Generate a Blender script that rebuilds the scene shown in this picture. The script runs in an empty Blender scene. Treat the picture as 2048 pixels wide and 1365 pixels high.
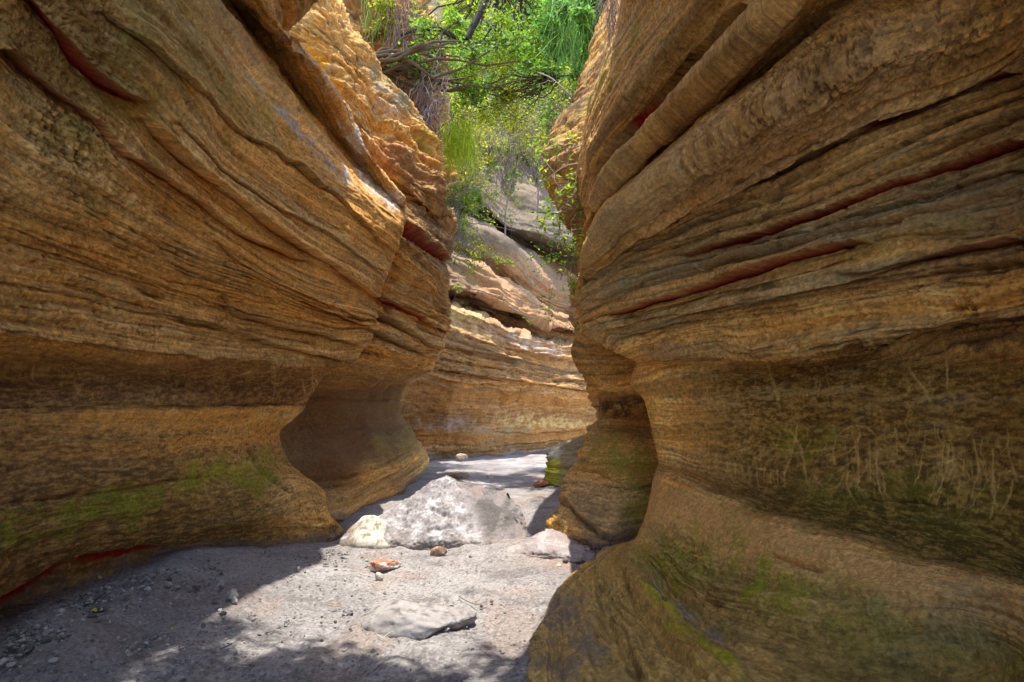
import bpy, math, random
import numpy as np
rnd = random.Random(7)
RS = np.random.RandomState(11)

# ------------------------------------------------------------------ camera, light
sc = bpy.context.scene
col = sc.collection
F = 1138.0; CX, CY = 1024.0, 682.5; HZ = 810.0; CAMZ = 1.6
PITCH = math.atan((HZ - CY) / F)
cam_d = bpy.data.cameras.new("camera"); cam = bpy.data.objects.new("camera", cam_d); col.objects.link(cam)
cam_d.lens = F * 36.0 / 2048.0; cam_d.sensor_width = 36.0; cam_d.clip_start = 0.02; cam_d.clip_end = 2000
cam.location = (0, 0, CAMZ); cam.rotation_euler = (math.pi / 2 + PITCH, 0, 0)
sc.camera = cam

SUN_EL, SUN_AZ = 87.5, 85.0          # azimuth clockwise from +Y
world = bpy.data.worlds.new("World"); sc.world = world; world.use_nodes = True
wn = world.node_tree.nodes; wl = world.node_tree.links
sky = wn.new('ShaderNodeTexSky'); sky.sky_type = 'NISHITA'; sky.sun_disc = False
sky.sun_elevation = math.radians(SUN_EL); sky.sun_rotation = math.radians(SUN_AZ)
sky.altitude = 1900; sky.dust_density = 4.0; sky.air_density = 1.0; sky.ozone_density = 0.6
wl.new(sky.outputs[0], wn['Background'].inputs['Color']); wn['Background'].inputs['Strength'].default_value = 0.15
sd = bpy.data.lights.new("sun", 'SUN'); sun = bpy.data.objects.new("sun", sd); col.objects.link(sun)
sd.energy = 2.0; sd.angle = math.radians(0.53); sd.color = (1.0, 0.94, 0.86)
a, e = math.radians(SUN_AZ), math.radians(SUN_EL)
from mathutils import Vector
sdir = Vector((math.sin(a) * math.cos(e), math.cos(a) * math.cos(e), math.sin(e)))
sun.rotation_euler = sdir.to_track_quat('Z', 'Y').to_euler()
sun.location = (0, 0, 30)
sc.view_settings.view_transform = 'Standard'; sc.view_settings.look = 'None'
sc.view_settings.exposure = 2.2; sc.view_settings.gamma = 1.0
sc.cycles.max_bounces = 10; sc.cycles.diffuse_bounces = 7; sc.cycles.transparent_max_bounces = 8

# ------------------------------------------------------------------ projection
CT, ST = math.cos(PITCH), math.sin(PITCH)
def ray(px, py):
    x = (px - CX) / F; y = -(py - CY) / F
    return np.array([x, CT - y * ST, ST + y * CT])
def P(px, py, d):
    r = ray(px, py); r = r * (d / r[1]); r[2] += CAMZ
    return r
def PZ(px, py, z=0.0):
    """the point of the level z seen at px,py"""
    r = ray(px, py); r = r * ((z - CAMZ) / r[2]); r[2] += CAMZ
    return r
def proj(V):
    x = V[..., 0]; y = V[..., 1]; z = V[..., 2] - CAMZ
    f = y * CT + z * ST; u = -y * ST + z * CT
    f = np.where(f < 0.05, 0.05, f)
    return CX + F * x / f, CY - F * u / f
class W(tuple): pass

# ------------------------------------------------------------------ noise
_p = RS.permutation(256); PERM = np.concatenate([_p, _p, _p]).astype(np.int32)
VAL = (RS.rand(256) * 2 - 1).astype(np.float32)
def vn(x, y, z=None, seed=0):
    x = np.asarray(x, np.float32); y = np.asarray(y, np.float32)
    xi = np.floor(x); yi = np.floor(y); fx = x - xi; fy = y - yi
    fx = fx * fx * fx * (fx * (fx * 6 - 15) + 10); fy = fy * fy * fy * (fy * (fy * 6 - 15) + 10)
    xi = (xi.astype(np.int32) + seed * 17) & 255; yi = (yi.astype(np.int32) + seed * 31) & 255
    x1 = (xi + 1) & 255; y1 = (yi + 1) & 255
    A = PERM[xi]; B = PERM[x1]
    if z is None:
        a = VAL[PERM[A + yi]]; b = VAL[PERM[B + yi]]; c = VAL[PERM[A + y1]]; d = VAL[PERM[B + y1]]
        return (a + (b - a) * fx) * (1 - fy) + (c + (d - c) * fx) * fy
    z = np.asarray(z, np.float32); zi = np.floor(z); fz = z - zi; fz = fz * fz * (3 - 2 * fz)
    zi = zi.astype(np.int32) & 255; z1 = (zi + 1) & 255
    AA = PERM[A + yi]; BA = PERM[B + yi]; AB = PERM[A + y1]; BB = PERM[B + y1]
    def lay(q):
        a = VAL[PERM[AA + q]]; b = VAL[PERM[BA + q]]; c = VAL[PERM[AB + q]]; d = VAL[PERM[BB + q]]
        return (a + (b - a) * fx) * (1 - fy) + (c + (d - c) * fx) * fy
    l0 = lay(zi); return l0 + (lay(z1) - l0) * fz
def fbm(x, y, z=None, o=4, seed=0, g=0.5):
    s = 0; amp = 1.0; t = 0
    for k in range(o):
        f = 2.03 ** k
        s = s + amp * vn(x * f, y * f, None if z is None else z * f, seed + k * 3); t += amp; amp *= g
    return s / t * 1.6
def sst(x, a, b):
    t = np.clip((x - a) / (b - a), 0, 1); return t * t * (3 - 2 * t)
def C3(*c): return np.array(c, np.float32)

def pchip(Y, xs):
    """Y (n,...) at 0..n-1, evaluated at xs; monotone cubic"""
    Y = np.asarray(Y, np.float64); n = Y.shape[0]
    D = Y[1:] - Y[:-1]; M = np.zeros_like(Y)
    pr = D[:-1] * D[1:]; sm = D[:-1] + D[1:]
    M[1:-1] = np.where(pr > 0, 2 * pr / np.where(np.abs(sm) < 1e-12, 1e-12, sm), 0) * 0.85 + 0.15 * sm / 2
    M[0] = D[0]; M[-1] = D[-1]
    i = np.clip(np.floor(xs).astype(int), 0, n - 2); t = (xs - i).reshape((-1,) + (1,) * (Y.ndim - 1))
    h00 = 2*t**3 - 3*t**2 + 1; h10 = t**3 - 2*t**2 + t; h01 = -2*t**3 + 3*t**2; h11 = t**3 - t**2
    return h00 * Y[i] + h10 * M[i] + h01 * Y[i + 1] + h11 * M[i + 1]

# ------------------------------------------------------------------ materials
def new_mat(name):
    m = bpy.data.materials.new(name); m.use_nodes = True
    nt = m.node_tree; b = nt.nodes['Principled BSDF']
    return m, nt, nt.nodes, nt.links, b
def attr_mat(name, rough=0.9, grain=90.0, gstr=0.35, gdist=0.004, var=0.22, lam=0.0, spec=0.2, sss=None):
    """colour from the mesh's own pigment attribute, broken up by noise; grain bump; optional bedding bump along UV"""
    m, nt, N, L, b = new_mat(name)
    b.inputs['Roughness'].default_value = rough
    b.inputs['Specular IOR Level'].default_value = spec
    at = N.new('ShaderNodeAttribute'); at.attribute_name = 'pigment'
    tc = N.new('ShaderNodeTexCoord')
    n1 = N.new('ShaderNodeTexNoise'); n1.inputs['Scale'].default_value = grain * 0.35; n1.inputs['Detail'].default_value = 8; n1.inputs['Roughness'].default_value = 0.7
    L.new(tc.outputs['Object'], n1.inputs['Vector'])
    mr = N.new('ShaderNodeMapRange'); mr.inputs[1].default_value = 0.25; mr.inputs[2].default_value = 0.75
    mr.inputs[3].default_value = 1 - var; mr.inputs[4].default_value = 1 + var
    L.new(n1.outputs[0], mr.inputs[0])
    mx = N.new('ShaderNodeVectorMath'); mx.operation = 'SCALE'
    L.new(at.outputs['Color'], mx.inputs[0]); L.new(mr.outputs[0], mx.inputs['Scale'])
    L.new(mx.outputs[0], b.inputs['Base Color'])
    n2 = N.new('ShaderNodeTexNoise'); n2.inputs['Scale'].default_value = grain; n2.inputs['Detail'].default_value = 5; n2.inputs['Roughness'].default_value = 0.65
    L.new(tc.outputs['Object'], n2.inputs['Vector'])
    h = n2.outputs[0]
    if lam > 0:
        uv = N.new('ShaderNodeUVMap'); uv.uv_map = 'bedding'
        mp = N.new('ShaderNodeMapping'); mp.inputs['Scale'].default_value = (3.0, 70.0, 1)
        n3 = N.new('ShaderNodeTexNoise'); n3.inputs['Scale'].default_value = 1.0; n3.inputs['Detail'].default_value = 6; n3.inputs['Roughness'].default_value = 0.6
        n3.inputs['Distortion'].default_value = 0.4
        L.new(uv.outputs[0], mp.inputs[0]); L.new(mp.outputs[0], n3.inputs['Vector'])
        ad = N.new('ShaderNodeMath'); ad.operation = 'MULTIPLY_ADD'; ad.inputs[1].default_value = lam
        L.new(n3.outputs[0], ad.inputs[0]); L.new(h, ad.inputs[2]); h = ad.outputs[0]
    bp = N.new('ShaderNodeBump'); bp.inputs['Strength'].default_value = gstr; bp.inputs['Distance'].default_value = gdist
    L.new(h, bp.inputs['Height']); L.new(bp.outputs[0], b.inputs['Normal'])
    return m
MROCK = attr_mat('bedded_sandstone', 0.92, 85, 1.0, 0.018, 0.55, lam=.7)
MFAR = attr_mat('bedded_sandstone_far', 0.92, 40, 0.5, 0.012, 0.3, lam=1.0)
MSAND = attr_mat('dark_gravelly_sand', 0.95, 130, 1.0, 0.018, 0.6)
MSTONE = attr_mat('loose_stone', 0.9, 90, 0.6, 0.005, 0.3)
def leaf_mat(name, trans=0.45):
    m, nt, N, L, b = new_mat(name)
    at = N.new('ShaderNodeAttribute'); at.attribute_name = 'pigment'
    L.new(at.outputs['Color'], b.inputs['Base Color']); b.inputs['Roughness'].default_value = 0.55
    tr = N.new('ShaderNodeBsdfTranslucent'); L.new(at.outputs['Color'], tr.inputs['Color'])
    mix = N.new('ShaderNodeMixShader'); mix.inputs[0].default_value = trans
    L.new(b.outputs[0], mix.inputs[1]); L.new(tr.outputs[0], mix.inputs[2])
    L.new(mix.outputs[0], N['Material Output'].inputs['Surface'])
    return m
MLEAF = leaf_mat('green_leaf')
MGRASS = leaf_mat('dry_grass', 0.3)
MBARK = attr_mat('bark', 0.9, 60, 0.6, 0.006, 0.3)

# ------------------------------------------------------------------ mesh output
def mesh_obj(name, V, Q, mat, colr=None, parent=None, smooth=True, uv=None, tri=False):
    V = np.asarray(V, np.float32).reshape(-1, 3); Q = np.asarray(Q, np.int32)
    k = Q.shape[1]; me = bpy.data.meshes.new(name)
    me.vertices.add(len(V)); me.vertices.foreach_set('co', V.ravel())
    me.loops.add(Q.size); me.loops.foreach_set('vertex_index', Q.ravel())
    me.polygons.add(len(Q)); me.polygons.foreach_set('loop_start', np.arange(0, Q.size, k, dtype=np.int32))
    me.polygons.foreach_set('loop_total', np.full(len(Q), k, np.int32))
    me.polygons.foreach_set('use_smooth', np.full(len(Q), smooth, bool))
    if colr is not None:
        colr = np.asarray(colr, np.float32)
        if colr.ndim == 1: colr = np.tile(colr, (len(V), 1))
        c4 = np.ones((len(V), 4), np.float32); c4[:, :3] = np.clip(colr, 0, 1)
        at = me.attributes.new('pigment', 'FLOAT_COLOR', 'POINT'); at.data.foreach_set('color', c4.ravel())
    if uv is not None:
        ul = me.uv_layers.new(name='bedding')
        ul.data.foreach_set('uv', np.asarray(uv, np.float32).reshape(-1, 2)[Q.ravel()].ravel())
    me.update(calc_edges=True)
    me.materials.append(mat)
    o = bpy.data.objects.new(name, me); col.objects.link(o)
    if parent is not None: o.parent = parent
    return o
def gridq(nv, nu):
    i = np.arange(nv * nu).reshape(nv, nu)
    return np.stack([i[:-1, :-1], i[:-1, 1:], i[1:, 1:], i[1:, :-1]], -1).reshape(-1, 4)
def tag(o, label=None, cat=None, group=None, kind=None):
    for k, v in (('label', label), ('category', cat), ('group', group), ('kind', kind)):
        if v: o[k] = v
    return o
def empty(name, loc=(0, 0, 0)):
    o = bpy.data.objects.new(name, None); col.objects.link(o); o.location = loc; return o

def ground_z(X, Y):
    z = 0.27 * sst(-X, 1.9, 3.3) * sst(-Y, -7.4, -5.2)
    z = z + .10 * sst(-X, 1.2, 2.2) * sst(-Y, -6.5, -5)
    # rim on the right, hollow behind it
    g = lambda x, y, rx, ry: np.exp(-(((X - x) / rx) ** 2 + ((Y - y) / ry) ** 2))
    z = z + .09 * g(.55, 6.6, .55, .35) + .05 * g(.9, 6.3, .4, .3) - .16 * g(.35, 7.9, .5, .8)
    z = z + .10 * g(-.95, 4.35, .42, .22) + .05 * g(-1.6, 3.4, .8, .6)
    return z

# ------------------------------------------------------------------ rock faces
TAN = C3(.59, .335, .098); ORANGE = C3(.74, .35, .065); PALE = C3(.76, .54, .22); BROWN = C3(.27, .130, .034)
DARK = C3(.10, .055, .03); OLIVE = C3(.28, .235, .05); MOSS = C3(.24, .26, .012); YMOSS = C3(.50, .50, .012)
GREY = C3(.42, .40, .36); REDC = C3(.25, .004, .004); GREEN = C3(.30, .33, .20); WHITE = C3(.72, .66, .58)  # REDC: reddish cast of deep crevice shade, as a colour

class Face: pass
def rock_face(name, rows, step=2.2, feats=(), patches=(), scratches=(), beds=0.03, lamin=0.004, lumpy=0.03,
              base=TAN, seed=1, label='', mat=None, flipcheck=True, pits=(), mod=None, colmod=None, bury=True, rough=1.0, fd=1.0, ragged=None):
    C = np.array([[np.array(q) if isinstance(q, W) else P(*q) for q in r] for r in rows])
    if bury:
        b = C[0].copy(); b[:, 2] -= 0.5; C = np.concatenate([b[None], C], 0)
    nr, nc = C.shape[:2]; px, py = proj(C)
    vis = (px > -60) & (px < 2110) & (py > -60) & (py < 1430) & (C[..., 1] > 0.5)
    def counts(dx, dy, vv):
        ln = np.hypot(dx, dy)
        n = np.where(vv, np.minimum(ln / step, 300), np.minimum(ln / (step * 6), 50))
        return n
    rl = counts(px[1:] - px[:-1], py[1:] - py[:-1], vis[1:] | vis[:-1]); rl = np.sort(rl, 1)[:, -3]
    cl = counts(px[:, 1:] - px[:, :-1], py[:, 1:] - py[:, :-1], vis[:, 1:] | vis[:, :-1]); cl = np.sort(cl, 0)[int(nr * .72)]
    def ts(l):
        out = []
        for k, q in enumerate(l):
            n = int(np.clip(q, 3, 420)); out.append(k + np.arange(n) / n)
        return np.concatenate(out + [np.array([len(l) * 1.0])])
    tv, tu = ts(rl), ts(cl)
    G = pchip(C, tv)                                  # nv, nc, 3
    G = pchip(np.swapaxes(G, 0, 1), tu); G = np.swapaxes(G, 0, 1)   # nv, nu, 3
    nv, nu = G.shape[:2]
    # bedding coordinates in metres
    dS = np.linalg.norm(C[1:, 1:-1] - C[:-1, 1:-1], axis=2).mean(1); Sc = np.concatenate([[0], np.cumsum(dS)])
    S = np.interp(tv, np.arange(nr), Sc)[:, None] * np.ones((1, nu))
    dU = np.linalg.norm(C[:, 1:] - C[:, :-1], axis=2).mean(0); Uc = np.concatenate([[0], np.cumsum(dU)])
    U = np.interp(tu, np.arange(nc), Uc)[None] * np.ones((nv, 1))
    gu = np.gradient(G, axis=1); gv = np.gradient(G, axis=0)
    Nn = np.cross(gu, gv); Nn /= np.linalg.norm(Nn, axis=2, keepdims=True) + 1e-9
    tocam = np.array([0, 0, CAMZ]) - G
    sgn = np.sign(np.median(np.sum(Nn * tocam, 2)[nv // 6: -nv // 6, nu // 4: -nu // 5])) or 1
    Nn *= sgn
    X, Y, Z = G[..., 0], G[..., 1], G[..., 2]
    px, py = proj(G); dep = np.maximum(Y, 0.3)
    f = Face(); f.px, f.py, f.U, f.S, f.X, f.Y, f.Z, f.dep = px, py, U, S, X, Y, Z, dep; f.t = tv[:, None] * np.ones((1, nu))
    # bedding
    warp = fbm(U * 0.5, S * 0.9, o=3, seed=seed) * 0.10 + fbm(X * 3, Y * 3, Z * 3, o=3, seed=seed + 2) * 0.012
    S2 = S + warp
    mask = np.ones_like(S) * 1.0
    if mod is not None: mask = mod(f)
    f.S2 = S2
    n1 = vn(S2 * 6.5, U * 0.25, seed=seed + 5) ; n2 = vn(S2 * 15, U * 0.6, seed=seed + 7); n3 = vn(S2 * 38, U * 1.2, seed=seed + 9)
    shp = lambda q, k: np.tanh(q * k)
    D = beds * mask * (0.5 * shp(n1, 3.0) + 0.42 * shp(n2, 3.5) + 0.20 * shp(n3, 3))
    def rolls(k, sd, pw=3.0):
        t = S2 * k + 1.1 * vn(S2 * k * .37, U * .12, seed=sd) + .12 * vn(S2 * 3, U * 2.2, seed=sd + 1); c = np.floor(t); fr = t - c
        am = VAL[PERM[(c.astype(np.int32) + sd) & 255]] * .5 + .6
        am = am * (.65 + .45 * vn(c * 7.3, U * .9, seed=sd + 2))
        return am * (1 - np.abs(2 * fr - 1.15).clip(0, 1) ** pw)
    D = D + beds * mask * (1.0 * rolls(4.2, seed + 14, 4.0) + .40 * rolls(13, seed + 15) + .16 * rolls(41, seed + 16))
    n4 = vn(S2 * 95, U * 3, seed=seed + 11) + 0.6 * vn(S2 * 210, U * 7, seed=seed + 12)
    D = D + lamin * n4 * (0.5 + 0.5 * mask)
    ck = vn(S2 * 17, U * .45, seed=seed + 13) + .25 * vn(S2 * 50, U * 3, seed=seed + 17); ckm = np.exp(-(ck / .07) ** 2) * sst(vn(U * .9, S2 * 5, seed=seed + 18), -.3, .3)
    ck2 = np.exp(-((vn(S2 * 44, U * 1.3, seed=seed + 19)) / .09) ** 2) * sst(vn(U * 2, S2 * 9, seed=seed + 18), -.1, .4)
    D = D - (.35 * beds + .002) * np.clip(mask + .12, 0, 1.2) * ckm - (.14 * beds + .001) * (mask + .25) * ck2
    D = D + lumpy * fbm(X * 1.1, Y * 1.1, Z * 1.1, o=3, seed=seed + 20)
    iso = fbm(X * 9, Y * 9, Z * 9, o=5, seed=seed + 30, g=0.6)
    D = D + 0.010 * rough * iso
    chip = fbm(X * 5 , Y * 5, Z * 9, o=4, seed=seed + 40)
    D = D - 0.03 * rough * mask * sst(chip, 0.35, 0.62)
    fine = fbm(X * 45, Y * 45, Z * 45, o=3, seed=seed + 50, g=0.7)
    D = D + 0.0045 * rough * fine
    # pigment
    cA = fbm(S2 * 3.2, U * 0.35, o=4, seed=seed + 60, g=0.65); cB = fbm(X * 1.6, Y * 1.6, Z * 1.6, o=5, seed=seed + 70, g=0.6)
    colr = np.ones((nv, nu, 3), np.float32) * base
    def mixc(c, m): nonlocal colr; m = np.clip(m, 0, 1)[..., None]; colr = colr * (1 - m) + c * m
    mixc(ORANGE, 0.6 * sst(cA, 0.05, 0.7)); mixc(BROWN, 0.5 * sst(-cA, 0.15, 0.85)); mixc(PALE, 0.4 * sst(cB + 0.4 * n2, 0.25, 0.9))
    mixc(BROWN, 0.45 * sst(-cB, 0.2, 0.8)); mixc(ORANGE, 0.35 * sst(fbm(X * 3, Y * 3, Z * 3, o=4, seed=seed + 77), 0.2, 0.7))
    st_ = fbm(U * 9, S2 * 75, o=3, seed=seed + 72, g=.7); st2 = fbm(U * 3, S2 * 28, o=3, seed=seed + 73, g=.6)
    colr *= np.clip(1 + 0.22 * n4 + 0.26 * n3 + 0.30 * fine + .15 * st_ + .20 * st2 + .22 * vn(X * 130, Y * 130, Z * 130, seed=seed + 74), .18, 2.2)[..., None]
    mixc(DARK * .8, .75 * ckm * np.clip(mask + .2, 0, 1) + .55 * ck2 * (mask * .6 + .4))  # crack shading painted dark, since soft light barely shows the relief
    for kk, sd, am_ in ((4.2, seed + 14, 1.0), (13, seed + 15, .8), (41, seed + 16, .45)):
        t = S2 * kk + 1.1 * vn(S2 * kk * .37, U * .12, seed=sd) + .12 * vn(S2 * 3, U * 2.2, seed=sd + 1); ci = np.floor(t).astype(np.int32)
        h1 = VAL[PERM[(ci * 7 + sd * 3) & 255]]; h2 = VAL[PERM[(ci * 11 + sd * 5 + 60) & 255]]
        fr = sst(1 - np.abs(2 * (t - ci) - 1), .0, .25); colr *= (1 + am_ * .20 * h1 * fr)[..., None]
        mixc(C3(.40, .35, .20), am_ * .28 * sst(h2, .35, .7) * fr * (mask * .7 + .2)); mixc(ORANGE, am_ * .4 * sst(-h2, .35, .7) * fr)
    speck = sst(fbm(X * 22, Y * 22, Z * 40, o=4, seed=seed + 80, g=0.85), 0.22, 0.6); mixc(DARK, 0.40 * speck)
    # pits
    for (cx, cy, rx, ry, ang, am) in pits:
        ca, sa = math.cos(math.radians(ang)), math.sin(math.radians(ang))
        ex = ((px - cx) * ca + (py - cy) * sa) / rx; ey = (-(px - cx) * sa + (py - cy) * ca) / ry
        m = np.exp(-(ex ** 2 + ey ** 2) ** 2)
        q = fbm(X * 34, Y * 34, Z * 46, o=3, seed=seed + 90, g=0.75); pm = sst(q, 0.18, 0.34) * m
        big = sst(fbm(X * 9, Y * 9, Z * 11, o=3, seed=seed + 93), 0.4, 0.6) * m
        D = D - am * pm - am * 1.5 * big; mixc(BROWN, 0.6 * pm); mixc(DARK, 0.35 * pm * pm)
        D = D - 0
    if ragged is not None:
        rg = ragged(f); bl = fbm(X * 1.9, Y * 1.1, Z * 2.6, o=4, seed=seed + 44, g=.5); bq = bl * 4.5 + .5 * n1; bf = bq - np.floor(bq); D = D + rg * (.075 * (np.floor(bq) + sst(bf, .30, .55)) + .025 * fbm(X * 11, Y * 9, Z * 12, o=4, seed=seed + 46, g=.7))
        ckk = np.exp(-(fbm(X * 2.6, Y * 2.6, Z * 2.6, o=4, seed=seed + 48) / .035) ** 2) * rg; D = D - .06 * ckk; mixc(DARK, .45 * ckk)
    # traced features
    jx = fbm(X * 4, Y * 4, Z * 4, o=4, seed=seed + 33)
    redm = np.zeros_like(S)
    for ft in feats:
        pl, kind, w, dp = ft[:4]; red = ft[4] if len(ft) > 4 else 0
        xs = np.array([q[0] for q in pl], float); ys = np.array([q[1] for q in pl], float)
        if xs[0] > xs[-1]: xs = xs[::-1]; ys = ys[::-1]
        yy = np.interp(px, xs, ys); sl = np.interp(px, (xs[1:] + xs[:-1]) / 2, np.diff(ys) / np.maximum(np.diff(xs), 1))
        w = w * .62; dp = dp * fd
        s = (py - yy) / np.sqrt(1 + sl * sl) * dep / F + jx * 0.018 * min(1, dep.mean() / 4)
        ext = 0.06 * (xs[-1] - xs[0]) + 12
        em = sst(px, xs[0] - ext, xs[0] + ext) * sst(-px, -xs[-1] - ext, -xs[-1] + ext)
        if xs[0] < 5: em = sst(-px, -xs[-1] - ext, -xs[-1] + ext)
        if xs[-1] > 2040: em = sst(px, xs[0] - ext, xs[0] + ext)
        em = em * sst(px, -330, -120) * sst(-px, -2420, -2190) * sst(Y, .5, .9)
        am = em * (0.75 + 0.35 * vn(U * 2.2, S * 0 + len(pl) + w * 99, seed=3))
        if kind == 'g':
            D = D - dp * am * np.exp(-(s / w) ** 2)
        elif kind == 'l':        # bed above stands proud, hollow under it
            D = D + am * dp * (0.6 * np.exp(np.minimum(s, 0) / (w * 2.6)) * (s < 0) + (0.6 - 1.6 * sst(s, 0, 0.22 * w)) * np.exp(-np.maximum(s, 0) / (w * 1.3)) * (s >= 0))
        elif kind == 'u':        # bed below stands proud
            s = -s
            D = D + am * dp * (0.6 * np.exp(np.minimum(s, 0) / (w * 2.6)) * (s < 0) + (0.6 - 1.6 * sst(s, 0, 0.22 * w)) * np.exp(-np.maximum(s, 0) / (w * 1.3)) * (s >= 0))
            s = -s
        elif kind == 'r':        # rounded roll
            D = D + dp * am * np.exp(-(s / w) ** 2)
        if red:
            rm = np.exp(-((s - (0.35 * w if kind == 'l' else 0)) / (w * 0.34)) ** 4) * em * (sst(vn(U * 1.3, S * 0 + w * 31, seed=9), -0.7, -0.1) if red <= 1 else sst(vn(U * 3, S * 9, seed=9) + .8, -.1, .3))
            redm = np.maximum(redm, rm * min(red, 1))
        else:
            mixc(DARK, 0.45 * np.exp(-((s - 0.2 * w) / (w * 0.4)) ** 2) * em)  # crevice shade painted into grooves and under ledges
    if colmod is not None: colr = colmod(f, colr)
    for (cx, cy, rx, ry, ang, c, st, nz) in patches:
        ca, sa = math.cos(math.radians(ang)), math.sin(math.radians(ang))
        ex = ((px - cx) * ca + (py - cy) * sa) / rx; ey = (-(px - cx) * sa + (py - cy) * ca) / ry
        q = fbm(X * 3.5 + cx, Y * 3.5, Z * 3.5, o=5, seed=seed + 101, g=0.65)
        m = sst(1.25 - np.sqrt(ex ** 2 + ey ** 2) + nz * q, 0, 0.9)
        m = m * (0.18 + 0.82 * sst(iso + .7 * st_ + .6 * q, -0.25, 0.35))
        mixc(c, st * m)
    dust = sst(-(Z - ground_z(X, Y)) + .10 * cB + .04 * iso, -.13, .03) * sst(-Z, -1.2, -.6); mixc(C3(.20, .165, .135), .75 * dust)
    mixc(REDC, redm)  # red of the shaded crevices painted along traced cracks
    for (pl, w, st) in scratches:
        for k in range(len(pl) - 1):
            x0, y0 = pl[k]; x1, y1 = pl[k + 1]
            bb = (px > min(x0, x1) - 12) & (px < max(x0, x1) + 12) & (py > min(y0, y1) - 12) & (py < max(y0, y1) + 12)
            if not bb.any(): continue
            qx = px[bb]; qy = py[bb]; L2 = (x1 - x0) ** 2 + (y1 - y0) ** 2 + 1e-6
            t = np.clip(((qx - x0) * (x1 - x0) + (qy - y0) * (y1 - y0)) / L2, 0, 1)
            dd = np.hypot(qx - x0 - t * (x1 - x0), qy - y0 - t * (y1 - y0)) + 1.2 * iso[bb]
            m = np.clip(1.15 - dd / (w * .62), 0, 1) * st * .9
            D[bb] -= 0.0035 * m; cc = colr[bb]; colr[bb] = cc * (1 - m[:, None]) + C3(.78, .52, .17) * m[:, None]
    # calm the far wrap and the hidden ends
    V = G + Nn * D[..., None]
    Q = gridq(nv, nu)
    if sgn < 0: Q = Q[:, ::-1]
    o = mesh_obj(name, V, Q, mat or MROCK, colr.reshape(-1, 3), uv=np.stack([U, S2], -1))
    tag(o, label, None, None, 'structure')
    return o
#@@WALLS
def wrapR(rows, dx=-45, dd=1.6):      # add a column turning away behind the right-hand silhouette
    return [r + [(r[-1][0] + dx, r[-1][1] + 4, r[-1][2] + dd)] for r in rows]
def wrapL(rows, dx=55, dd=1.8):
    return [[(r[0][0] + dx, r[0][1] + 4, r[0][2] + dd)] + r for r in rows]

# ---- near left wall
L1 = [
 [(-500,1900,2.0),(-150,1500,2.8),(0,1250,3.5),(150,1168,4.1),(300,1114,4.9),(430,1087,5.7),(540,1080,6.3),(620,1080,6.8),(688,1070,7.3)],
 [(-500,1600,1.95),(-150,1400,2.7),(0,1215,3.3),(150,1130,3.9),(300,1080,4.7),(430,1050,5.5),(540,1035,6.1),(610,1025,6.6),(655,1022,7.0)],
 [(-500,1400,1.85),(-150,1250,2.5),(0,1110,3.0),(150,1060,3.65),(300,1020,4.5),(430,990,5.35),(530,975,6.0),(600,968,6.6),(650,985,7.1)],
 [(-500,1150,1.95),(-150,1050,2.6),(0,990,3.1),(150,965,3.7),(300,945,4.5),(410,930,5.3),(490,922,6.0),(545,918,6.6),(574,922,7.1)],
 [(-500,950,2.1),(-150,900,2.75),(0,880,3.2),(150,872,3.8),(300,868,4.5),(400,868,5.2),(480,868,5.9),(525,868,6.5),(556,870,7.0)],
 [(-500,820,2.1),(-150,816,2.8),(0,815,3.25),(150,815,3.8),(300,815,4.5),(400,815,5.15),(490,814,5.85),(556,813,6.5),(602,811,7.1)],
 [(-500,700,2.25),(-150,725,2.9),(0,742,3.4),(150,747,3.95),(300,753,4.7),(400,757,5.3),(500,758,6.1),(580,759,6.8),(640,755,7.4)],
 [(-500,560,2.05),(-150,630,2.7),(0,662,3.12),(150,685,3.65),(300,702,4.4),(420,713,5.1),(540,723,5.9),(640,732,6.8),(700,722,7.4)],
 [(-500,250,1.8),(-150,430,2.6),(0,520,3.0),(150,555,3.55),(300,595,4.3),(450,628,5.2),(560,650,6.0),(660,668,6.8),(735,670,7.5)],
 [(-500,-50,1.75),(-150,210,2.4),(0,330,2.85),(120,400,3.2),(240,460,3.7),(360,510,4.4),(500,560,5.3),(620,605,6.3),(742,636,7.6)],
 [(-500,-350,1.7),(-150,-60,2.3),(0,90,2.7),(120,190,3.0),(240,300,3.4),(360,395,4.1),(480,470,4.9),(600,540,5.9),(748,600,7.7)],
 [(-400,-450,1.8),(-150,-200,2.1),(40,-10,2.6),(150,100,2.9),(270,200,3.4),(380,318,4.0),(500,412,4.9),(620,490,6.0),(765,562,7.7)],
 [(-350,-600,1.85),(-80,-300,2.15),(130,-90,2.6),(240,20,3.0),(345,110,3.5),(440,225,4.2),(550,335,5.1),(665,425,6.3),(792,500,7.7)],
 [(-300,-700,1.9),(0,-400,2.2),(200,-200,2.7),(300,-100,3.2),(395,0,3.8),(470,112,4.5),(585,250,5.4),(690,348,6.6),(806,450,7.8)],
 [(-290,-720,2.7),(10,-420,3.0),(215,-220,3.5),(315,-125,4.0),(420,-45,5.2),(502,66,6.0),(610,206,6.9),(705,318,7.8),(804,430,8.6)],
 [(300,-800,2.5),(337,-500,2.9),(438,-350,3.4),(500,-250,3.9),(480,-60,4.7),(545,40,5.3),(628,130,6.1),(705,262,7.2),(800,402,8.1)],  # this row and the next pushed out above the frame to shade the sand
 [(300,-900,3.0),(390,-650,3.3),(470,-480,3.7),(540,-360,4.1),(575,-230,4.7),(560,55,5.8),(642,140,6.7),(712,285,7.6),(800,402,8.4)],
 [(-300,-800,5.0),(0,-480,5.4),(200,-250,5.9),(300,-100,6.4),(420,0,7.2),(500,100,8.0),(590,200,8.6),(660,320,9.4),(740,420,9.8)],
]
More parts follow.
